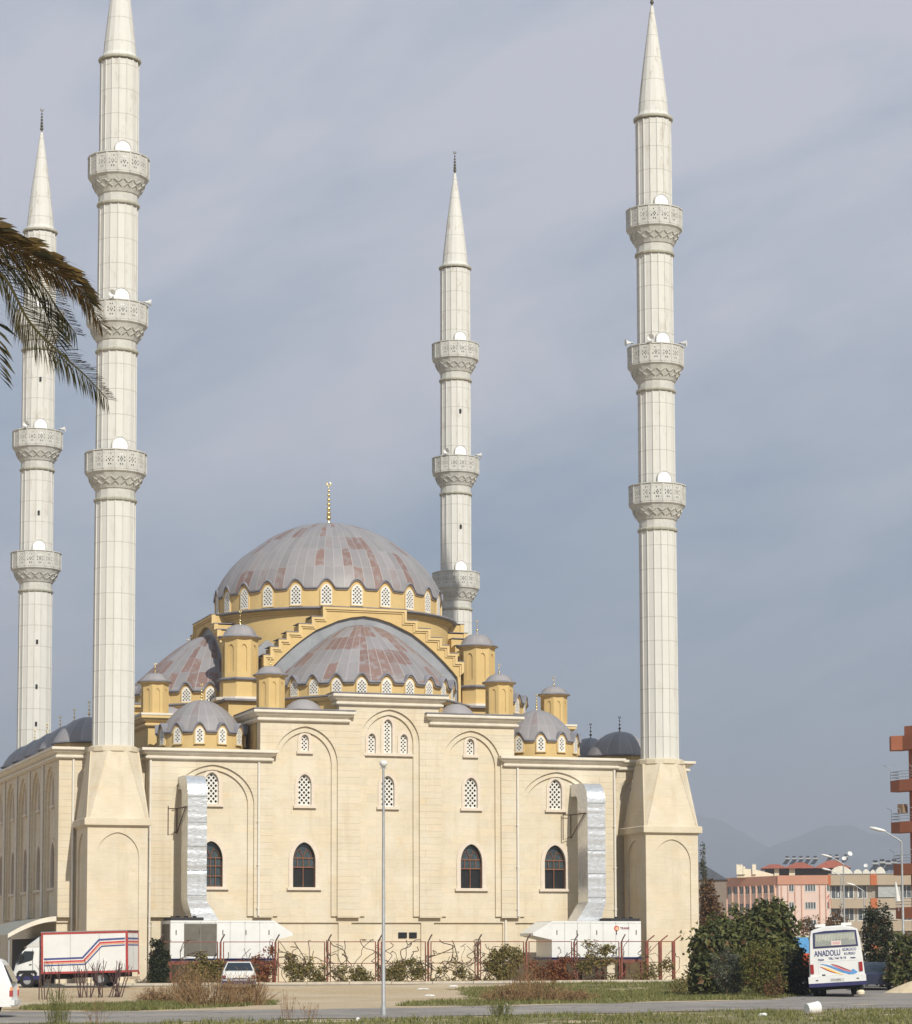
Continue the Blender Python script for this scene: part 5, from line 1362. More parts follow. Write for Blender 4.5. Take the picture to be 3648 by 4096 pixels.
MB().box(-3.46, -2.10, -.94, .94, .40, .60).build('bumper', BLUEP, TRK, local=True)
MB().box(-3.49, -3.44, -.85, -.55, .66, .84).build('headlight', mat('lamp_glass', (.7, .7, .65), .2), TRK, local=True)
MB().box(-3.47, -3.41, -.9, .9, .44, .52).box(-3.1, -2.9, -1.12, -.98, 1.35, 1.62).build('mirror', BLACK, TRK, local=True)
MB().box(-3.3, 2.2, -.35, .35, .45, .72).box(-1.4, -.6, -.8, -.45, .4, .7).build('chassis', BLACK, TRK, local=True)
b = MB()
for x in (bx0+1.45, bx0+2.9): b.box(x-.008, x+.008, by0-.006, by0-.0005, bz0+.1, bz1-.1)
b.box(bx1+.001, bx1+.008, -.012, .012, bz0+.1, bz1-.1)
b.build('panel_seam', STEELG, TRK, local=True)
b = MB().box(-2.43, -2.42, -.95, -.925, .62, 1.9).box(-2.60, -2.48, -.955, -.93, 1.12, 1.16)
b.build('cab_door_handle', BLACK, TRK, local=True)
for x in (-2.72, .95): MB().poly([(x-.52, .72), (x-.40, .86), (x+.40, .86), (x+.52, .72), (x+.46, .5), (x+.36, .72), (x-.36, .72), (x-.46, .5)], -.96, -.80).build('mudguard', BLACK, TRK, local=True)
MB().box(2.2, 2.42, -.95, .95, .32, .46).build('rear_bumper', mat('dusty_bumper', (.45, .36, .25), .8), TRK, local=True)
for y in (-.9, .9): MB().box(2.36, 2.40, y-.1, y+.1, .55, .68).build('tail_light', RED, TRK, local=True)
for x in (-2.72, .95):
    for y in (-.82, .82): wheel(TRK, x, y, .38, .26)
# --- white van at the left edge, seen from behind
vp = at(54, 76.5)
VAN = thing('white_van', 'white van cut by the left edge, its rear corner and tail light showing', 'van', (vp.x, vp.y, vp.z), (0, 0, -az(0)+radians(83)))
# local +Y is forward, rear at y=0
def vsec(y, w0, w1, w2, z1, z2): return [(-w0, y, .32), (-w0, y, .95), (-w1, y, z1), (-w2, y, z2), (w2, y, z2), (w1, y, z1), (w0, y, .95), (w0, y, .32)]
def rake(L_, k): return [(x, y+k*max(0, z-.95)*(1+.5*max(0, z-1.5)), z) for x, y, z in L_]
loft_body([rake(vsec(-.03, .80, .70, .52, 1.55, 1.68), .42), rake(vsec(.10, .84, .76, .60, 1.62, 1.76), .45), vsec(2.3, .84, .77, .62, 1.66, 1.83), vsec(3.0, .84, .70, .55, 1.5, 1.62), vsec(3.5, .82, .78, .7, 1.05, 1.1), vsec(4.1, .74, .7, .62, .85, .9)], WPAINT, 'body', VAN, 28)
MB().loft([[(-.66, -.05, 1.06), (.66, -.05, 1.06), (.66, .02, 1.06), (-.66, .02, 1.06)], [(-.58, .20, 1.55), (.58, .20, 1.55), (.58, .27, 1.55), (-.58, .27, 1.55)]]).build('rear_window', TGLASS, VAN, local=True)
for sx in (-1, 1):
    MB().box(sx*.765-.055, sx*.765+.055, -.065, .06, .62, .80).build('tail_light', RED, VAN, local=True)
    MB().box(sx*.765-.05, sx*.765+.05, -.06, .05, .805, .90).build('indicator', STO, VAN, local=True)
    MB().loft([[(sx*.855, 1.9, 1.05), (sx*.855, 2.6, 1.05), (sx*.845, 2.6, 1.06), (sx*.845, 1.9, 1.06)], [(sx*.775, 1.95, 1.58), (sx*.775, 2.5, 1.58), (sx*.765, 2.5, 1.59), (sx*.765, 1.95, 1.59)]]).build('side_window', TGLASS, VAN, local=True)
MB().box(-.82, .82, -.12, .04, .36, .52).build('bumper', WPAINT, VAN, local=True)
b = MB()
for sx in (-1, 1): b.box(sx*.848-.004, sx*.848+.004, 1.2, 1.215, .45, .95).box(sx*.846-.006, sx*.846+.006, .3, 3.2, .70, .715).box(sx*.85-.012, sx*.85+.012, 1.3, 1.45, .86, .89)
b.build('trim', STEELG, VAN, local=True)
MB().box(-.26, .26, -.13, -.121, .40, .50).build('number_plate', WHITE, VAN, local=True)
for y in (.75, 3.2):
    for x in (-.74, .74):
        t = MB().lathe([(.16, -.1), (.29, -.1), (.31, -.06), (.31, .06), (.29, .1), (.16, .1)], 22).lathe([(0, -.07), (.16, -.09), (.16, .09), (0, .07)], 12).xf(Matrix.Translation((x, y, .31)) @ Matrix.Rotation(pi/2, 4, 'Y')).build('wheel', BLACK, VAN, local=True)
# --- white saloon car behind the shrub, tail towards us
cp = at(953, 121)
CAR = thing('white_car', 'white saloon car parked behind the brown bush, rear window towards us', 'car', (cp.x, cp.y, cp.z-.02), (0, 0, -az(953)))
def csec(y, w0, w1, zb, zm, zt, wt): return [(-w0, y, zb), (-w1, y, zm), (-wt, y, zt), (wt, y, zt), (w1, y, zm), (w0, y, zb)]
loft_body([csec(-.02, .76, .80, .36, .66, .86, .70), csec(.08, .80, .82, .30, .70, .92, .74), csec(1.0, .82, .83, .28, .72, .94, .76), csec(2.9, .82, .83, .28, .72, .92, .76), csec(4.0, .80, .80, .30, .66, .78, .66), csec(4.25, .72, .74, .38, .55, .62, .6)], WPAINT, 'body', CAR)
loft_body([csec(.75, .75, .755, .90, .92, .93, .74), csec(1.35, .72, .70, .91, 1.1, 1.36, .55), csec(2.5, .72, .70, .91, 1.1, 1.38, .56), csec(3.15, .74, .74, .9, .92, .93, .72)], WPAINT, 'cabin', CAR)
MB().loft([[(-.68, .76, .965), (.68, .76, .965), (.68, .80, .955), (-.68, .80, .955)], [(-.52, 1.29, 1.335), (.52, 1.29, 1.335), (.52, 1.33, 1.32), (-.52, 1.33, 1.32)]]).build('rear_window', TGLASS, CAR, local=True)
for sx in (-1, 1):
    MB().poly([(1.0, .96), (2.95, .96), (2.45, 1.33), (1.45, 1.32)], -.01, .01).xf(Matrix.Translation((sx*.69, 0, 0)) @ Matrix.Rotation(pi/2, 4, 'Z')).build('side_window', TGLASS, CAR, local=True)
    MB().box(sx*.70-.09, sx*.70+.09, -.05, .02, .62, .74).build('tail_light', mat('dim_red', (.16, .03, .03), .4), CAR, local=True)
    MB().box(sx*.90-.08, sx*.90+.08, 2.45, 2.55, .95, 1.05).build('mirror', BLACK, CAR, local=True)
MB().box(-.80, .80, -.10, .10, .34, .50).box(-.78, .78, -.045, -.01, .56, .60).build('bumper', BLUEP, CAR, local=True)
MB().box(-.27, .27, -.055, -.046, .62, .74).build('number_plate', WHITE, CAR, local=True)
for y in (.75, 3.35):
    for x in (-.72, .72): MB().lathe([(.15, -.09), (.28, -.09), (.3, 0), (.28, .09), (.15, .09)], 20).lathe([(0, -.06), (.15, -.08), (.15, .08), (0, .06)], 12).xf(Matrix.Translation((x, y, .30)) @ Matrix.Rotation(pi/2, 4, 'Y')).build('wheel', BLACK, CAR, local=True)
# --- driving-school bus, tail towards us, leaning to the left on the soft verge
bp_ = at(3349, 107.4)
BUS = thing('white_bus', 'white bus seen from behind, leaning left, with blue lettering and a coloured swoosh', 'bus', (bp_.x, bp_.y, bp_.z+.05), (0, radians(-3.4), -az(3357)))
BW, BT = 1.17, 1.02      # half widths at the bumper and at the roof
def bw(z): return BW-(BW-BT)*max(0, min(1, (z-1.0)/1.95))
def bsec(y, ins=0, zt=2.93):
    L_ = [(-bw(.55)+.02+ins, .55), (-bw(.8)+ins, .8), (-bw(1.6)+ins, 1.6), (-bw(2.5)+ins, 2.5), (-bw(2.75)+.05+ins, 2.78), (-bw(2.9)+.22+ins, zt-.07), (-.35, zt+.03), (.35, zt+.03)]
    L_ += [(-x, z) for x, z in reversed(L_[:-2])]
    return [(x, y, z) for x, z in L_]
loft_body([bsec(0, .05, 2.88), bsec(.06, .01, 2.92), bsec(.25), bsec(7.2), bsec(7.6, .05, 2.8)], WPAINT, 'body', BUS, 30)
for z0, z1, nm, m_ in ((.58, .86, 'bumper', WPAINT), (.42, .578, 'skirt', BLUEP)):
    MB().box(-BW-.03, BW+.03, -.10, .3, z0, z1).build(nm, m_, BUS, local=True)
rw = [(-.90, 2.06), (.97, 2.06), (.93, 2.72), (.5, 2.755), (-.4, 2.755), (-.87, 2.70)]
MB().poly(rw, -.035, .02).build('rear_window', BLUEP, BUS, local=True)
MB().poly([(-.83, 2.12), (.90, 2.12), (.86, 2.66), (-.80, 2.645)], -.046, -.036).build('curtain_glass', mat('curtain_grey', (.28, .29, .26), .25, var=.1), BUS, local=True)
b = MB(); cm = mat('curtain_pale', (.50, .50, .42), .9, var=.1)
for i in range(26):
    x = -.74+1.55*i/25; lo_ = 2.30+.1*rnd.random(); b.box(x-.018, x+.014, -.052, -.047, lo_, 2.60)
b.build('curtain', cm, BUS, local=True)
MB().box(-.14, .27, -.058, -.05, 2.13, 2.32).build('notice', mat('notice_pink', (.70, .60, .55), .8), BUS, local=True)
b = MB()
for z in (2.18, 2.22, 2.26): b.box(-.10, .23, -.0605, -.0585, z, z+.012)
b.build('notice_lines', STR, BUS, local=True)
INK = mat('sign_blue', (.035, .045, .16), .6)
def btxt(s_, x, z, size, bold=0, sx=1): text(s_, size, INK, BUS, Matrix.Translation((x, -.012, z)) @ STAND, bold=bold, sx=sx)
btxt('ANADOLU', -.88, 1.71, .34, .004, .66)
btxt('SÜRÜCÜ', .30, 1.88, .15, .001, 1.0); btxt('KURSU', .36, 1.71, .15, .001, 1.0)
btxt('Hayat', -.74, 1.53, .105, .003); btxt('TEL: 746 75 75', -.30, 1.55, .12, .002, 1.0); btxt('Isuzu', .62, 1.55, .09, .004, 1.1)
# swoosh
def swoosh(top_, bot_, m, y): MB().poly(bot_+list(reversed(top_)), y-.004, y).build('swoosh', m, BUS, local=True)
def bez(p0, p1, p2, p3, n=14): return [tuple((1-t)**3*a+3*(1-t)**2*t*b_+3*(1-t)*t*t*c+t**3*d for a, b_, c, d in zip(p0, p1, p2, p3)) for t in [i/n for i in range(n+1)]]
SWB = mat('swoosh_blue', (.10, .26, .52), .5); SWD = mat('swoosh_maroon', (.22, .05, .06), .5); SWP = mat('swoosh_pink', (.75, .22, .22), .5); SWY = mat('swoosh_yellow', (.72, .50, .12), .5)
yb_ = -.012
swoosh(bez((-.66, 1.385), (-.25, 1.38), (.15, 1.06), (.52, .985)), bez((-.66, 1.375), (-.25, 1.28), (.1, .98), (.50, .90)), SWB, yb_)
swoosh([(.50, .985), (.60, 1.0), (.66, 1.10), (.72, 1.08), (.86, .98)], [(.50, .90), (.66, .885), (.80, .915), (.855, .955), (.87, .97)], SWB, yb_-.001)
swoosh(bez((-.22, 1.36), (.05, 1.33), (.35, 1.13), (.62, 1.03)), bez((-.21, 1.35), (.1, 1.24), (.3, 1.08), (.62, 1.015)), SWD, yb_-.002)
swoosh(bez((-.21, 1.345), (.1, 1.235), (.3, 1.075), (.62, 1.012)), bez((-.21, 1.335), (.05, 1.19), (.3, 1.02), (.62, .99)), SWP, yb_-.002)
swoosh(bez((-.62, 1.26), (-.3, 1.22), (-.1, 1.02), (.28, .90)), bez((-.62, 1.25), (-.4, 1.12), (-.15, .96), (.26, .885)), SWY, yb_)
swoosh(bez((-.68, 1.28), (-.5, 1.22), (-.3, 1.06), (-.04, .99)), bez((-.68, 1.27), (-.52, 1.17), (-.3, 1.02), (-.05, .975)), STR, yb_-.001)
for sx in (-1, 1):
    MB().box(sx*1.02-.07, sx*1.02+.07, -.05, .1, 1.0, 1.38).build('tail_light', mat('tail_red', (.30, .02, .02), .4), BUS, local=True)
    MB().box(sx*.55-.07, sx*.55+.07, -.016, -.002, .89, .94).build('latch', BLACK, BUS, local=True)
    MB().box(sx*.85-.05, sx*.85+.05, -.112, -.101, .68, .72).build('reflector', BLACK, BUS, local=True)
    MB().box(sx*.55-.22, sx*.55+.22, .4, 1.1, 2.935, 3.06).build('roof_hatch', WPAINT, BUS, local=True)
MB().box(-.29, .29, -.112, -.101, .62, .76).build('number_plate', mat('plate_grey', (.50, .50, .48), .5), BUS, local=True)
text('07 B 6856', .10, BLACK, BUS, Matrix.Translation((-.25, -.114, .655)) @ STAND, sx=.95)
b = MB()
for x0, x1, z0, z1 in ((-.76, .92, 1.46, 1.468), (-.76, .92, .87, .878)): b.box(x0, x1, -.006, -.0005, z0, z1)
for x in (-.76, .912): b.box(x, x+.008, -.006, -.0005, .88, 1.46)
b.build('engine_door', mat('seam_grey', (.45, .45, .43), .6), BUS, local=True)
MB().box(-.9, .9, .2, 6.8, .28, .55).build('chassis', BLACK, BUS, local=True)
for y in (1.75, 5.9):
    for x in (-.95, -.66, .66, .95):
        t = MB().lathe([(.2, -.12), (.37, -.12), (.4, -.07), (.4, .07), (.37, .12), (.2, .12)], 22).lathe([(0, -.05), (.2, -.1), (.2, .1), (0, .05)], 12).xf(Matrix.Translation((x, y, .40)) @ Matrix.Rotation(pi/2, 4, 'Y')).build('wheel', BLACK, BUS, local=True)
MB().lathe([(0, 0), (.16, .02), (.18, .12), (.12, .2), (0, .22)], 12, (.92, .25)).build('mudguard_light', mat('cream_lamp', (.7, .62, .45), .5), BUS, local=True)
# --- red vehicle with a blue windscreen half hidden behind the bus
rp = at(3190, 117)
RV = thing('red_tractor', 'red vehicle with a blue windscreen, half hidden left of the bus', 'tractor', (rp.x, rp.y, rp.z), (0, 0, -az(3190)))
loft_body([[(-.75, y, .6), (-.78, y, 1.5), (-.62, y, 1.85 if y < .3 else 1.7), (.62, y, 1.85 if y < .3 else 1.7), (.78, y, 1.5), (.75, y, .6)] for y in (0, .2, 2.6, 2.8)], mat('red_body', (.50, .09, .04), .45), 'body', RV)
MB().loft([[(-.60, -.01, 1.86), (.60, -.01, 1.86), (.60, 1.2, 1.86), (-.60, 1.2, 1.86)], [(-.46, .12, 2.58), (.46, .12, 2.58), (.46, 1.1, 2.58), (-.46, 1.1, 2.58)]]).build('windscreen', mat('blue_glass', (.10, .30, .55), .15, spec=.6), RV, local=True)
MB().box(-.5, .5, .1, 1.15, 2.582, 2.66).build('roof', mat('cream_roof', (.55, .55, .42), .6), RV, local=True)
MB().box(-.08, .22, -.03, -.002, 1.2, 1.8).build('grille', BLACK, RV, local=True)
for y in (.5, 2.3):
    for x in (-.68, .68): MB().lathe([(.2, -.13), (.4, -.13), (.43, 0), (.4, .13), (.2, .13)], 18).lathe([(0, -.1), (.2, -.1), (.2, .1), (0, .1)], 10).xf(Matrix.Translation((x, y, .43)) @ Matrix.Rotation(pi/2, 4, 'Y')).build('wheel', BLACK, RV, local=True)
# --- dark car in the shade right of the bus
dp = at(3492, 124.5)
DC = thing('dark_car', 'dark blue car in the shade just right of the bus', 'car', (dp.x, dp.y, dp.z), (0, 0, -az(3492)))
DKB = mat('dark_blue_car', (.02, .025, .05), .3, spec=.6)
loft_body([csec(y, .78, .82, .3, .68, zt, .72) for y, zt in ((0, .8), (.15, .9), (1.2, .92), (3.2, .9), (4.0, .75))], DKB, 'body', DC)
loft_body([csec(.5, .72, .74, .89, .91, .92, .72), csec(1.2, .70, .68, .9, 1.1, 1.4, .52), csec(2.4, .70, .68, .9, 1.1, 1.4, .52), csec(3.1, .72, .72, .88, .9, .91, .7)], TGLASS, 'cabin', DC)
for sx in (-1, 1): MB().box(sx*.6-.15, sx*.6+.15, -.04, .03, .6, .74).build('tail_light', mat('lamp_grey', (.4, .38, .36), .3), DC, local=True)
for y in (.7, 3.2):
    for x in (-.72, .72): MB().lathe([(.0, -.08), (.28, -.09), (.3, 0), (.28, .09), (0, .08)], 18).xf(Matrix.Translation((x, y, .3)) @ Matrix.Rotation(pi/2, 4, 'Y')).build('wheel', BLACK, DC, local=True)
# --- sand heap and litter
sp_ = at(3655, 119)
b = MB(); n = 28; vs = []; fs = []
for j in range(9):
    for i in range(n):
        a = 2*pi*i/n; t = j/8; r = (1-t)*1.0; f = 1+.18*noise.noise(Vector((cos(a)*1.5, sin(a)*1.5, 2)))
        vs.append((sp_.x+1.7*r*f*cos(a), sp_.y+1.2*r*f*sin(a), sp_.z-.05+.62*(1-r**1.3)+.03*noise.noise(Vector((r*4*cos(a), r*4*sin(a), 8)))))
for j in range(8):
    for i in range(n): fs.append((j*n+i, j*n+(i+1) % n, (j+1)*n+(i+1) % n, (j+1)*n+i))
tag(b.add(vs, fs).build('sand_heap', mat('sand', (.52, .42, .28), .95, var=.15, scale=5), smooth=True), 'heap of pale sand at the right edge beside the road', 'sand heap')
def litter(name, label, cat, px, py, kind):
    c = Vector(atg(px, py)); c.z = gh(c.x, c.y)
    b = MB()
    if kind == 'bucket':
        b.lathe([(0, -.20), (.155, -.20), (.165, -.17), (.19, .2), (.20, .21), (.185, .21), (.15, -.15), (0, -.15)], 20)
        b.xf(Matrix.Translation(c+Vector((0, 0, .20))) @ Matrix.Rotation(radians(8), 4, 'Z') @ Matrix.Rotation(radians(84), 4, 'Y'))
    else:
        s = kind; n = 14
        vs = []; fs = []
        for j in range(6):
            for i in range(n):
                a = 2*pi*i/n; t = pi*j/5-pi/2; d = Vector((cos(t)*cos(a), cos(t)*sin(a), sin(t))); f = 1+.35*noise.noise(d*1.9+Vector((px, 0, 0)))
                vs.append(c+Vector((d.x*s[0]*f, d.y*s[1]*f, max(-.02, d.z*s[2]*f+s[2]*.5))))
        for j in range(5):
            for i in range(n): fs.append((j*n+i, j*n+(i+1) % n, (j+1)*n+(i+1) % n, (j+1)*n+i))
        b.add(vs, fs)
    o = b.build(name, WPAINT if cat != 'stone' else mat('pale_stone', (.55, .50, .42), .9), smooth=(kind == 'bucket' and 40) or False)
    tag(o, label, cat, 'litter and stones on the verge')
litter('bucket', 'white plastic bucket lying on its side on the right verge', 'bucket', 3243, 4062, 'bucket')
litter('plastic_bag', 'white plastic bag on the near verge left of the bucket', 'bag', 3045, 4067, (.13, .10, .07))
litter('plastic_bag', 'small white scrap on the verge left of the lamp post', 'bag', 1428, 4078, (.06, .05, .07))
litter('stone', 'pale stone on the grass below the golden brown bush', 'stone', 950, 4016, (.07, .06, .05))
litter('stone', 'pale stone on the grass left of the golden brown bush', 'stone', 664, 4030, (.07, .06, .05))
litter('paper_scrap', 'white scrap at the left end of the rubbish on the bare dirt', 'litter', 1690, 3970, (.32, .2, .05))
litter('paper_scrap', 'white scrap nearest the road among the rubbish on bare dirt', 'litter', 1715, 3984, (.24, .15, .05))
litter('paper_scrap', 'white scrap at the right end of the rubbish on the bare dirt', 'litter', 1812, 3966, (.26, .15, .06))
litter('stone', 'pale stone in the grass below the large rust brown bush', 'stone', 2226, 4006, (.08, .06, .07))
litter('stone', 'small pale stone in the grass left of the rust brown bush', 'stone', 2022, 4020, (.06, .05, .06))
litter('stone', 'white pebble on the grass in front of the yellowish shrub', 'stone', 2898, 3990, (.13, .08, .06))

# ---- awning on the left side wall
AW = thing('awning', 'curved corrugated awning with a cream edge on the shaded left wall', 'awning', (-2.6, 6, 2.6))
def awc(t): return (-2.6-2.6*t, 3.62-.95*t**1.7)
loops = []
b = MB(); n = 12; ys_ = [2.2+.12*i for i in range(100)]
vs = []
for j, y in enumerate(ys_):
    for i in range(n+1):
        x, z = awc(i/n); vs.append((x, y, z+.018*(j % 2)))
b.add(vs, [(j*(n+1)+i, (j+1)*(n+1)+i, (j+1)*(n+1)+i+1, j*(n+1)+i+1) for j in range(len(ys_)-1) for i in range(n)])
b.build('roof_sheet', mat('awning_grey', (.23, .225, .20), .6, var=.1), AW, fix=False)
lo_ = [(awc(i/n)[0], awc(i/n)[1]-.22+.05*i/n) for i in range(n+1)]; hi_ = [(awc(i/n)[0], awc(i/n)[1]+.05) for i in range(n+1)]
MB().poly(lo_+list(reversed(hi_)), 2.05, 2.17).build('fascia', CORN, AW)
b = MB()
for y in (2.3, 6.5, 11): b.tube([(-5.1, y, -.1), (-5.1, y, 2.65)], .05, 8)
b.build('post', STEELG, AW)
MB().box(-5.3, -2.7, 2.9, 14, -.2, .05).box(-3.2, -2.7, 3.4, 13.6, .05, 2.5).build('stall_shutter', mat('shop_dark', (.05, .045, .04), .8, var=.3), AW)

# ================================================================ BUILDINGS BEYOND
def bframe(name, label, cat, px, d): 
    p = at(px, d, 0); T = thing(name, label, cat, (p.x, p.y, 0), (0, 0, -az(px))); T['d'] = d; T['px'] = px; return T
BWIN = mat('far_window', (.10, .11, .12), .2, var=.3, scale=.6, spec=.5); WFRAME = mat('far_frame', (.66, .65, .60), .5)
PINK = mat('pink_plaster', (.62, .475, .405), .85, var=.06, scale=.3); SALM = mat('salmon_plaster', (.47, .235, .155), .85, var=.08, scale=.3)
BEIGE = mat('beige_plaster', (.38, .31, .225), .85, var=.08, scale=.3); ORNG = mat('orange_plaster', (.42, .13, .05), .85, var=.08, scale=.4)
BRICK = mat('brick_red_plaster', (.31, .11, .055), .85, var=.10, scale=.4); TILE = mat('red_roof_tile', (.33, .095, .055), .85, var=.2, scale=1.2)
def win(T, x, z, w_, h, y=0, frame=True, name='window'):
    o = MB().box(x-w_/2, x+w_/2, y-.02, y+.1, z, z+h).build(name, BWIN, T, local=True)
    b = MB()
    for sx in (-1, 1): b.box(x+sx*w_/2-.05, x+sx*w_/2+.05, y-.07, y-.021, z, z+h)
    b.box(x-w_/2-.05, x+w_/2+.05, y-.068, y-.019, z-.06, z+.04); b.box(x-.03, x+.03, y-.06, y-.021, z, z+h)
    if w_ > 1.2: b.box(x-w_/4-.04, x-w_/4+.04, y-.065, y-.021, z, z+h).box(x+w_/4-.04, x+w_/4+.04, y-.065, y-.021, z, z+h)
    b.build('window_frame', WFRAME, o, local=True)
# pink school building
SCH = bframe('pink_building', 'pink building with salmon parapet and vertical fins behind the dark bush', 'building', 3115, 420)
MB().box(0, 9.6, 0, 9, -.5, 13.0).build('wall', PINK, SCH, local=True)
MB().box(-.15, 9.75, -.2, 9.1, 13.003, 14.5).build('parapet', SALM, SCH, local=True)
b = MB()
for x in (.5, 1.57, 2.7, 3.8, 6.75, 7.75): b.box(x-.07, x+.07, -.13, -.002, -.5, 13.0)
b.build('fin', mat('fin_pink', (.52, .28, .19), .85), SCH, local=True)
for k in range(4):
    z = 11.85-2.9*k
    win(SCH, 2.1, z, .85, 1.1); win(SCH, 5.2, z, 1.75, 1.1); win(SCH, 8.3, z, .85, 1.1)
# wing running back to the left
def wing(b): return b.xf(Matrix.Rotation(radians(-50), 4, 'Z'))
wing(MB().box(-22, -.02, .02, 9, -.5, 12.95)).build('wall', PINK, SCH, local=True)
wing(MB().box(-22.1, -.2, -.18, 9.05, 12.955, 14.45)).build('parapet', SALM, SCH, local=True)
b = MB()
for i in range(14): x = -.8-1.58*i; b.box(x-.13, x+.13, -.28, .018, -.5, 12.95)
wing(b).build('fin', mat('fin_pale', (.66, .42, .31), .85), SCH, local=True)
for i in range(13):
    for k in range(2):
        x = -1.59-1.58*i; z = 11.6-2.9*k
        o = wing(MB().box(x-.58, x+.58, -.03, .05, z, z+1.25)).build('window', BWIN, SCH, local=True)
        wing(MB().box(x-.61, x+.61, -.06, -.032, z-.06, z+.05).box(x-.03, x+.03, -.058, -.032, z, z+1.25)).build('window_frame', WFRAME, o, local=True)
b = MB().box(-6.9, -.8, 6, 11, 14.4, 14.9).loft([[(-6.9, 6, 14.9), (-.8, 6, 14.9), (-.8, 11, 14.9), (-6.9, 11, 14.9)], [(-6.9, 6, 15.9), (-4, 6, 15.75), (-4, 11, 15.75), (-6.9, 11, 15.9)]])
b.build('penthouse', mat('cream_plaster', (.68, .60, .46), .85), SCH, local=True)
b = MB().box(-6.95, -5.9, 5.6, 6.8, 14.9, 16.45).box(-5.85, -5.5, 5.6, 6.6, 14.9, 16.2).box(-4.3, -3.7, 5.6, 6.4, 14.9, 16.5)
for x in (-6.85, -6.5, -6.1, -4.2, -3.85): b.box(x-.07, x+.07, 5.7, 5.9, 16.2, 16.65)
b.build('chimney', mat('cream_chimney', (.70, .62, .48), .85), SCH, local=True)
# building with the red tiled roof
RRB = bframe('red_roof_building', 'building with a red tiled hipped roof and dark attic terrace', 'building', 3210, 480)
k_ = 480/F_
MB().box(-6.2, 8.6, .5, 12, -.5, 15.2).build('wall', mat('terrace_wall', (.16, .09, .06), .85), RRB, local=True)
MB().box(-7, 8.4, 2.2, 11, 15.203, 17.7).build('attic', mat('attic_dark', (.06, .045, .035), .9), RRB, local=True)
b = MB()
for x0, x1 in ((-5.2, -4.3), (-2.4, -1.3), (6.9, 7.7)): b.box(x0, x1, 1.2, 2.2, 15.2, 17.7)
b.build('pillar', mat('cream_pillar', (.62, .55, .40), .85), RRB, local=True)
b = MB()
for x0, x1, zp in ((-7.8, -2.6, 18.7), (-3.6, 2.8, 19.0), (2.2, 9.2, 19.35)):
    xm = (x0+x1)/2; b.loft([[(x0, .2, 17.72), (x1, .2, 17.72), (x1, 12.5, 17.72), (x0, 12.5, 17.72)], [(xm-.8, 5.5, zp), (xm+.8, 5.5, zp), (xm+.8, 8, zp), (xm-.8, 8, zp)]])
b.build('roof', TILE, RRB, local=True)
# dark roofed building far left
DRB = bframe('dark_roof_building', 'building with a dark grey sloping roof behind the reddish tree', 'building', 2790, 300)
MB().box(-3, 3.4, 0, 8, -.5, 10.3).build('wall', mat('dark_wall', (.20, .16, .13), .9), DRB, local=True)
MB().loft([[(-6.5, -.3, 10.3), (3.6, -.3, 10.3), (3.6, 8.3, 10.3), (-6.5, 8.3, 10.3)], [(-3.5, 3, 12.6), (.3, 3, 12.5), (.3, 5, 12.5), (-3.5, 5, 12.6)]]).build('roof', mat('dark_slate', (.075, .08, .09), .8, var=.2), DRB, local=True)
# beige flats
BGB = bframe('beige_building', 'beige flats with orange pillars and strip balconies behind the bus', 'building', 3497, 330)
MB().box(-5.7, 8.5, .9, 10, -.5, 10.45).build('wall', mat('recess_wall', (.33, .29, .235), .85), BGB, local=True)
for z0, z1 in ((10.45, 11.85), (7.45, 8.72), (4.5, 5.8), (1.5, 2.8)):
    MB().box(-5.7, 8.5, 0, 1.0, z0, z1).build('balcony', BEIGE, BGB, local=True)
    MB().box(-.4, .42, -.12, -.002, z0-.02, z1+.02).build('pillar', ORNG, BGB, local=True)
    MB().box(-5.85, -5.5, -.06, 1.1, z0-.02, z1+.02).build('pillar', ORNG, BGB, local=True)
MB().box(-5.8, 8.6, -.1, 10.1, 11.853, 11.95).build('roof_edge', STEELG, BGB, local=True)
for z in (8.75, 5.85):
    for x in (-4.9, -3.2, -1.5, 4.2, 6.3): win(BGB, x, z, 1.2, 1.55, .9)
MB().box(.55, 3.4, .3, .36, 8.85, 10.44).build('awning_blind', mat('blind_grey', (.36, .37, .36), .8), BGB, local=True)
MB().box(.55, 3.3, .3, .36, 5.9, 7.4).build('awning_blind', mat('blind_beige', (.42, .38, .32), .8), BGB, local=True)
b = MB()
for x in (-4.6, -3.3, -2.0): b.tube([(x, 0.02, 8.9), (x, .02, 9.5)], .08, 6)
b.build('railing_post', WPAINT, BGB, local=True)
WSH = mat('white_canopy', (.62, .58, .48), .7)
b = MB()
for x0, x1, z1 in ((-5.4, -2.6, 13.0), (-2.5, -1.4, 12.55), (-1.35, -.4, 12.55), (-.35, .3, 12.5), (.35, 1.6, 12.85)):
    n = 10; pts = [(x0+(x1-x0)*i/n, 11.96+(z1-11.96)*sin(pi*(.12+.88*i/n) if i < n else pi)**.7) for i in range(n+1)]
    b.poly([(x0, 11.96)]+pts[:-1]+[(x1, 11.96)], 1.5, 4)
b.build('roof_canopy', WSH, BGB, local=True)
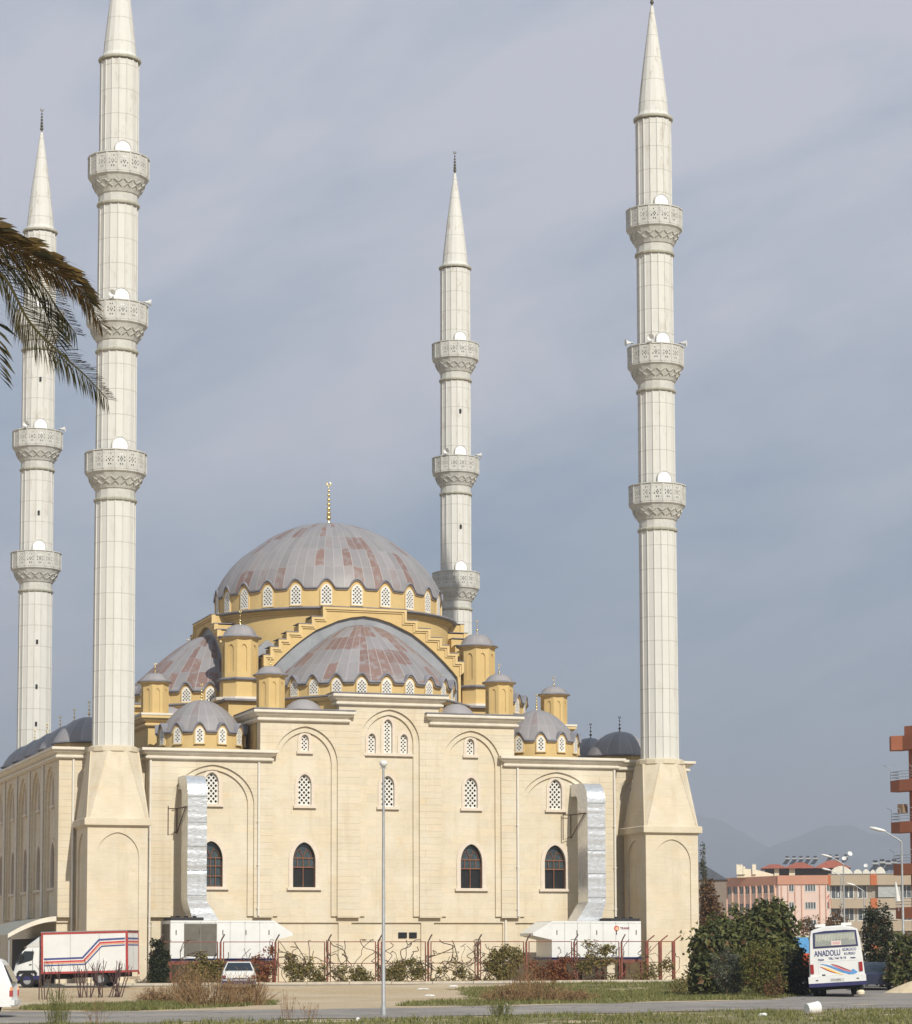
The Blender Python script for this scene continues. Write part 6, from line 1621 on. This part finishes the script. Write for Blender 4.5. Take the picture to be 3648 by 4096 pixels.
# red apartment block with balconies
RAB = bframe('red_apartment_block', 'brick red apartment block with railed balconies at the right edge', 'building', 3640, 177)
RAB.rotation_euler = (0, 0, -az(3640)-radians(44))
MB().box(-.1, 9, .8, 12, -.5, 16.2).build('wall', mat('flat_wall', (.33, .28, .23), .85), RAB, local=True)
MB().box(-.12, .5, .3, 1.2, -.5, 16.6).build('corner_pier', BRICK, RAB, local=True)
for z0, z1 in ((12.85, 13.65), (9.95, 10.72), (7.0, 7.78), (3.95, 4.75)):
    P = [(-1.75+(.15 if z0 < 8 else 0)+(.15 if z0 < 5 else 0), .1), (-.45, -.35), (3.5, -.35), (3.5, .8), (-1.6, .8)]
    o = MB().loft([[(x, y, z) for x, y in P] for z in (z0, z1)]).build('balcony', BRICK, RAB, local=True)
    r_ = MB()
    for dz in (.2, .4, .6): r_.tube([(P[4][0], P[4][1], z1+dz), (P[0][0]+.05, P[0][1], z1+dz), (P[1][0], P[1][1]+.05, z1+dz), (3.4, -.3, z1+dz)], .02, 4)
    for x, y in ((P[0][0]+.05, P[0][1]), (P[1][0], P[1][1]+.05), (.8, -.3)):
        r_.tube([(x, y, z1), (x, y, z1+.85), (x-.5, y-.15, z1+1.12)], .022, 4)
    r_.build('railing', STEELG, o, local=True)
P = [(-1.8, .15), (-.95, -.55), (-.3, -.1), (3.5, -.35), (3.5, .8), (-1.2, .8)]
MB().loft([[(x, y, z) for x, y in P] for z in (15.75, 16.75)]).build('roof_canopy', BRICK, RAB, local=True)
MB().box(-.2, 8.5, .0, 10, 16.76, 17.4).build('parapet', BRICK, RAB, local=True)
for z in (13.7, 10.8, 7.9, 4.8):
    win(RAB, 1.3, z, 1.5, 1.9, .8)
    for x in (4.4, 6.9): win(RAB, x, z+.5, 1.4, 1.3, .8)
o = MB().box(-.8, -.3, -.2, .3, 11.3, 11.95).build('air_conditioner', mat('ac_brown', (.25, .17, .11), .7), RAB, local=True)
p = at(3590, 176.3, 0)
PS_ = thing('closed_parasol', 'closed white parasol standing on a red balcony at right', 'parasol', (p.x, p.y, hz(3640, 176.3)))
z0 = hz(3640, 176.3)
MB().tube([(p.x+.12, p.y, z0-.2), (p.x-.1, p.y, hz(3532, 176.3))], .03, 6).build('pole', STEELG, PS_)
MB().tube([(p.x+.06, p.y, hz(3612, 176.3)), (p.x, p.y, hz(3580, 176.3)), (p.x-.09, p.y, hz(3535, 176.3))], [.2, .13, .05], 8).build('canopy', WPAINT, PS_)
# solar water heaters and dishes on the roofs
def heater(label, px, py, d, group):
    p = at(px, d, 0); z = hz(py, d)
    T = thing('solar_water_heater', label, 'water heater', (p.x, p.y, z), (0, 0, -az(px)), group); T.scale = (.85, .85, .85)
    MB().loft([[(-.9, -.6, -.95), (.1, -.6, -.95), (.1, -.5, -1.0), (-.9, -.5, -1.0)], [(-.1, .3, .05), (.8, .3, .05), (.8, .4, 0), (-.1, .4, 0)]]).build('panel', mat('solar_glass', (.045, .05, .06), .25), T, local=True)
    MB().tube([(-.25, .3, .25), (.75, .3, .25)], .24, 12).build('tank', STEELG, T, local=True)
    MB().tube([(.2, .3, .4), (.2, .3, .75)], .05, 5).tube([(-.2, .3, .72), (.6, .3, .72)], .17, 8).build('header_tank', mat('tank_dark', (.05, .055, .065), .6), T, local=True)
    MB().tube([(.7, .3, -2.3), (.7, .35, .1)], .03, 4).tube([(-.1, .3, -2.3), (-.1, .35, .1)], .03, 4).build('frame', STEELG, T, local=True)
    return T
ORD = ['first', 'second', 'third', 'fourth', 'fifth', 'sixth', 'seventh', 'eighth']
for i, px in enumerate((3148, 3176, 3203, 3231, 3260, 3318, 3347, 3383)):
    heater('%s from left of the solar water heaters on the red tiled roof' % ORD[i], px, 3446-(6 if i > 4 else 0), 486, 'solar heaters on the red roof')
for i, px in enumerate((3500, 3528, 3552, 3576)):
    heater('%s from left of the solar water heaters behind the beige building' % ORD[i], px, 3468-4*(i % 2), 372, 'solar heaters behind the beige building')
p = at(3540, 375, 0)
BK = thing('flat_roof_block', 'low dark flat roofed block behind the beige flats carrying solar heaters', 'building', (p.x, p.y, 0), (0, 0, -az(3540)))
MB().box(-2.2, 4, 0, 8, -.5, 13.2).build('wall', mat('dark_block', (.13, .11, .10), .9), BK, local=True)
def dish(label, px, py, d, r, rot=0):
    p = at(px, d, 0); z = hz(py, d)
    T = thing('satellite_dish', label, 'satellite dish', (p.x, p.y, z), (0, 0, -az(px)+rot), 'satellite dishes on the roofs')
    MB().lathe([(0, -.12), (r*.4, -.10), (r*.75, -.04), (r, .05), (r*.98, .07), (r*.7, .0), (0, -.08)], 18).xf(Matrix.Rotation(radians(62), 4, 'X')).build('reflector', WPAINT, T, local=True, smooth=40)
    MB().tube([(0, .12, 0), (0, .12, -1.2)], .04, 5).tube([(0, -.05, -r*.8), (0, -.6, 0)], .02, 4).build('mast', STEELG, T, local=True)
dish('round white dish at the right end of the red tiled roof', 3381, 3441, 478, .42)
dish('larger oval white dish above the right end of the red roof', 3404, 3422, 486, .5, .5)
dish('white dish on the roof between the red roof and the solar heaters', 3467, 3470, 366, .3)
fp = at(3323, 300, 0)
FL_ = thing('flagpole', 'thin flagpole with a small red flag in front of the pink building', 'flagpole', (fp.x, fp.y, 0))
MB().tube([(fp.x, fp.y, -.3), (fp.x-.1, fp.y, hz(3575, 300))], .05, 6).build('pole', WPAINT, FL_)
MB().loft([[(fp.x-.1, fp.y, hz(3577, 300)), (fp.x-.35, fp.y, hz(3592, 300)), (fp.x-.35, fp.y+.02, hz(3592, 300)), (fp.x-.1, fp.y+.02, hz(3577, 300))], [(fp.x-.1, fp.y, hz(3592, 300)), (fp.x-.5, fp.y, hz(3602, 300)), (fp.x-.5, fp.y+.02, hz(3602, 300)), (fp.x-.1, fp.y+.02, hz(3592, 300))]]).build('flag', RED, FL_)

# ================================================================ HAZE
hm = bpy.data.materials.new('haze_air'); hm.use_nodes = True; t = hm.node_tree; t.nodes.clear()
o = N(t, 'ShaderNodeOutputMaterial'); v = N(t, 'ShaderNodeVolumePrincipled'); v.inputs['Color'].default_value = (.86, .90, .98, 1); v.inputs['Density'].default_value = HAZE_D; v.inputs['Anisotropy'].default_value = .2
t.links.new(v.outputs[0], o.inputs['Volume'])
if HAZE_D:
    tag(MB().box(-7000, 9500, -1600, 10500, -3, 480).build('haze', hm), kind='stuff')
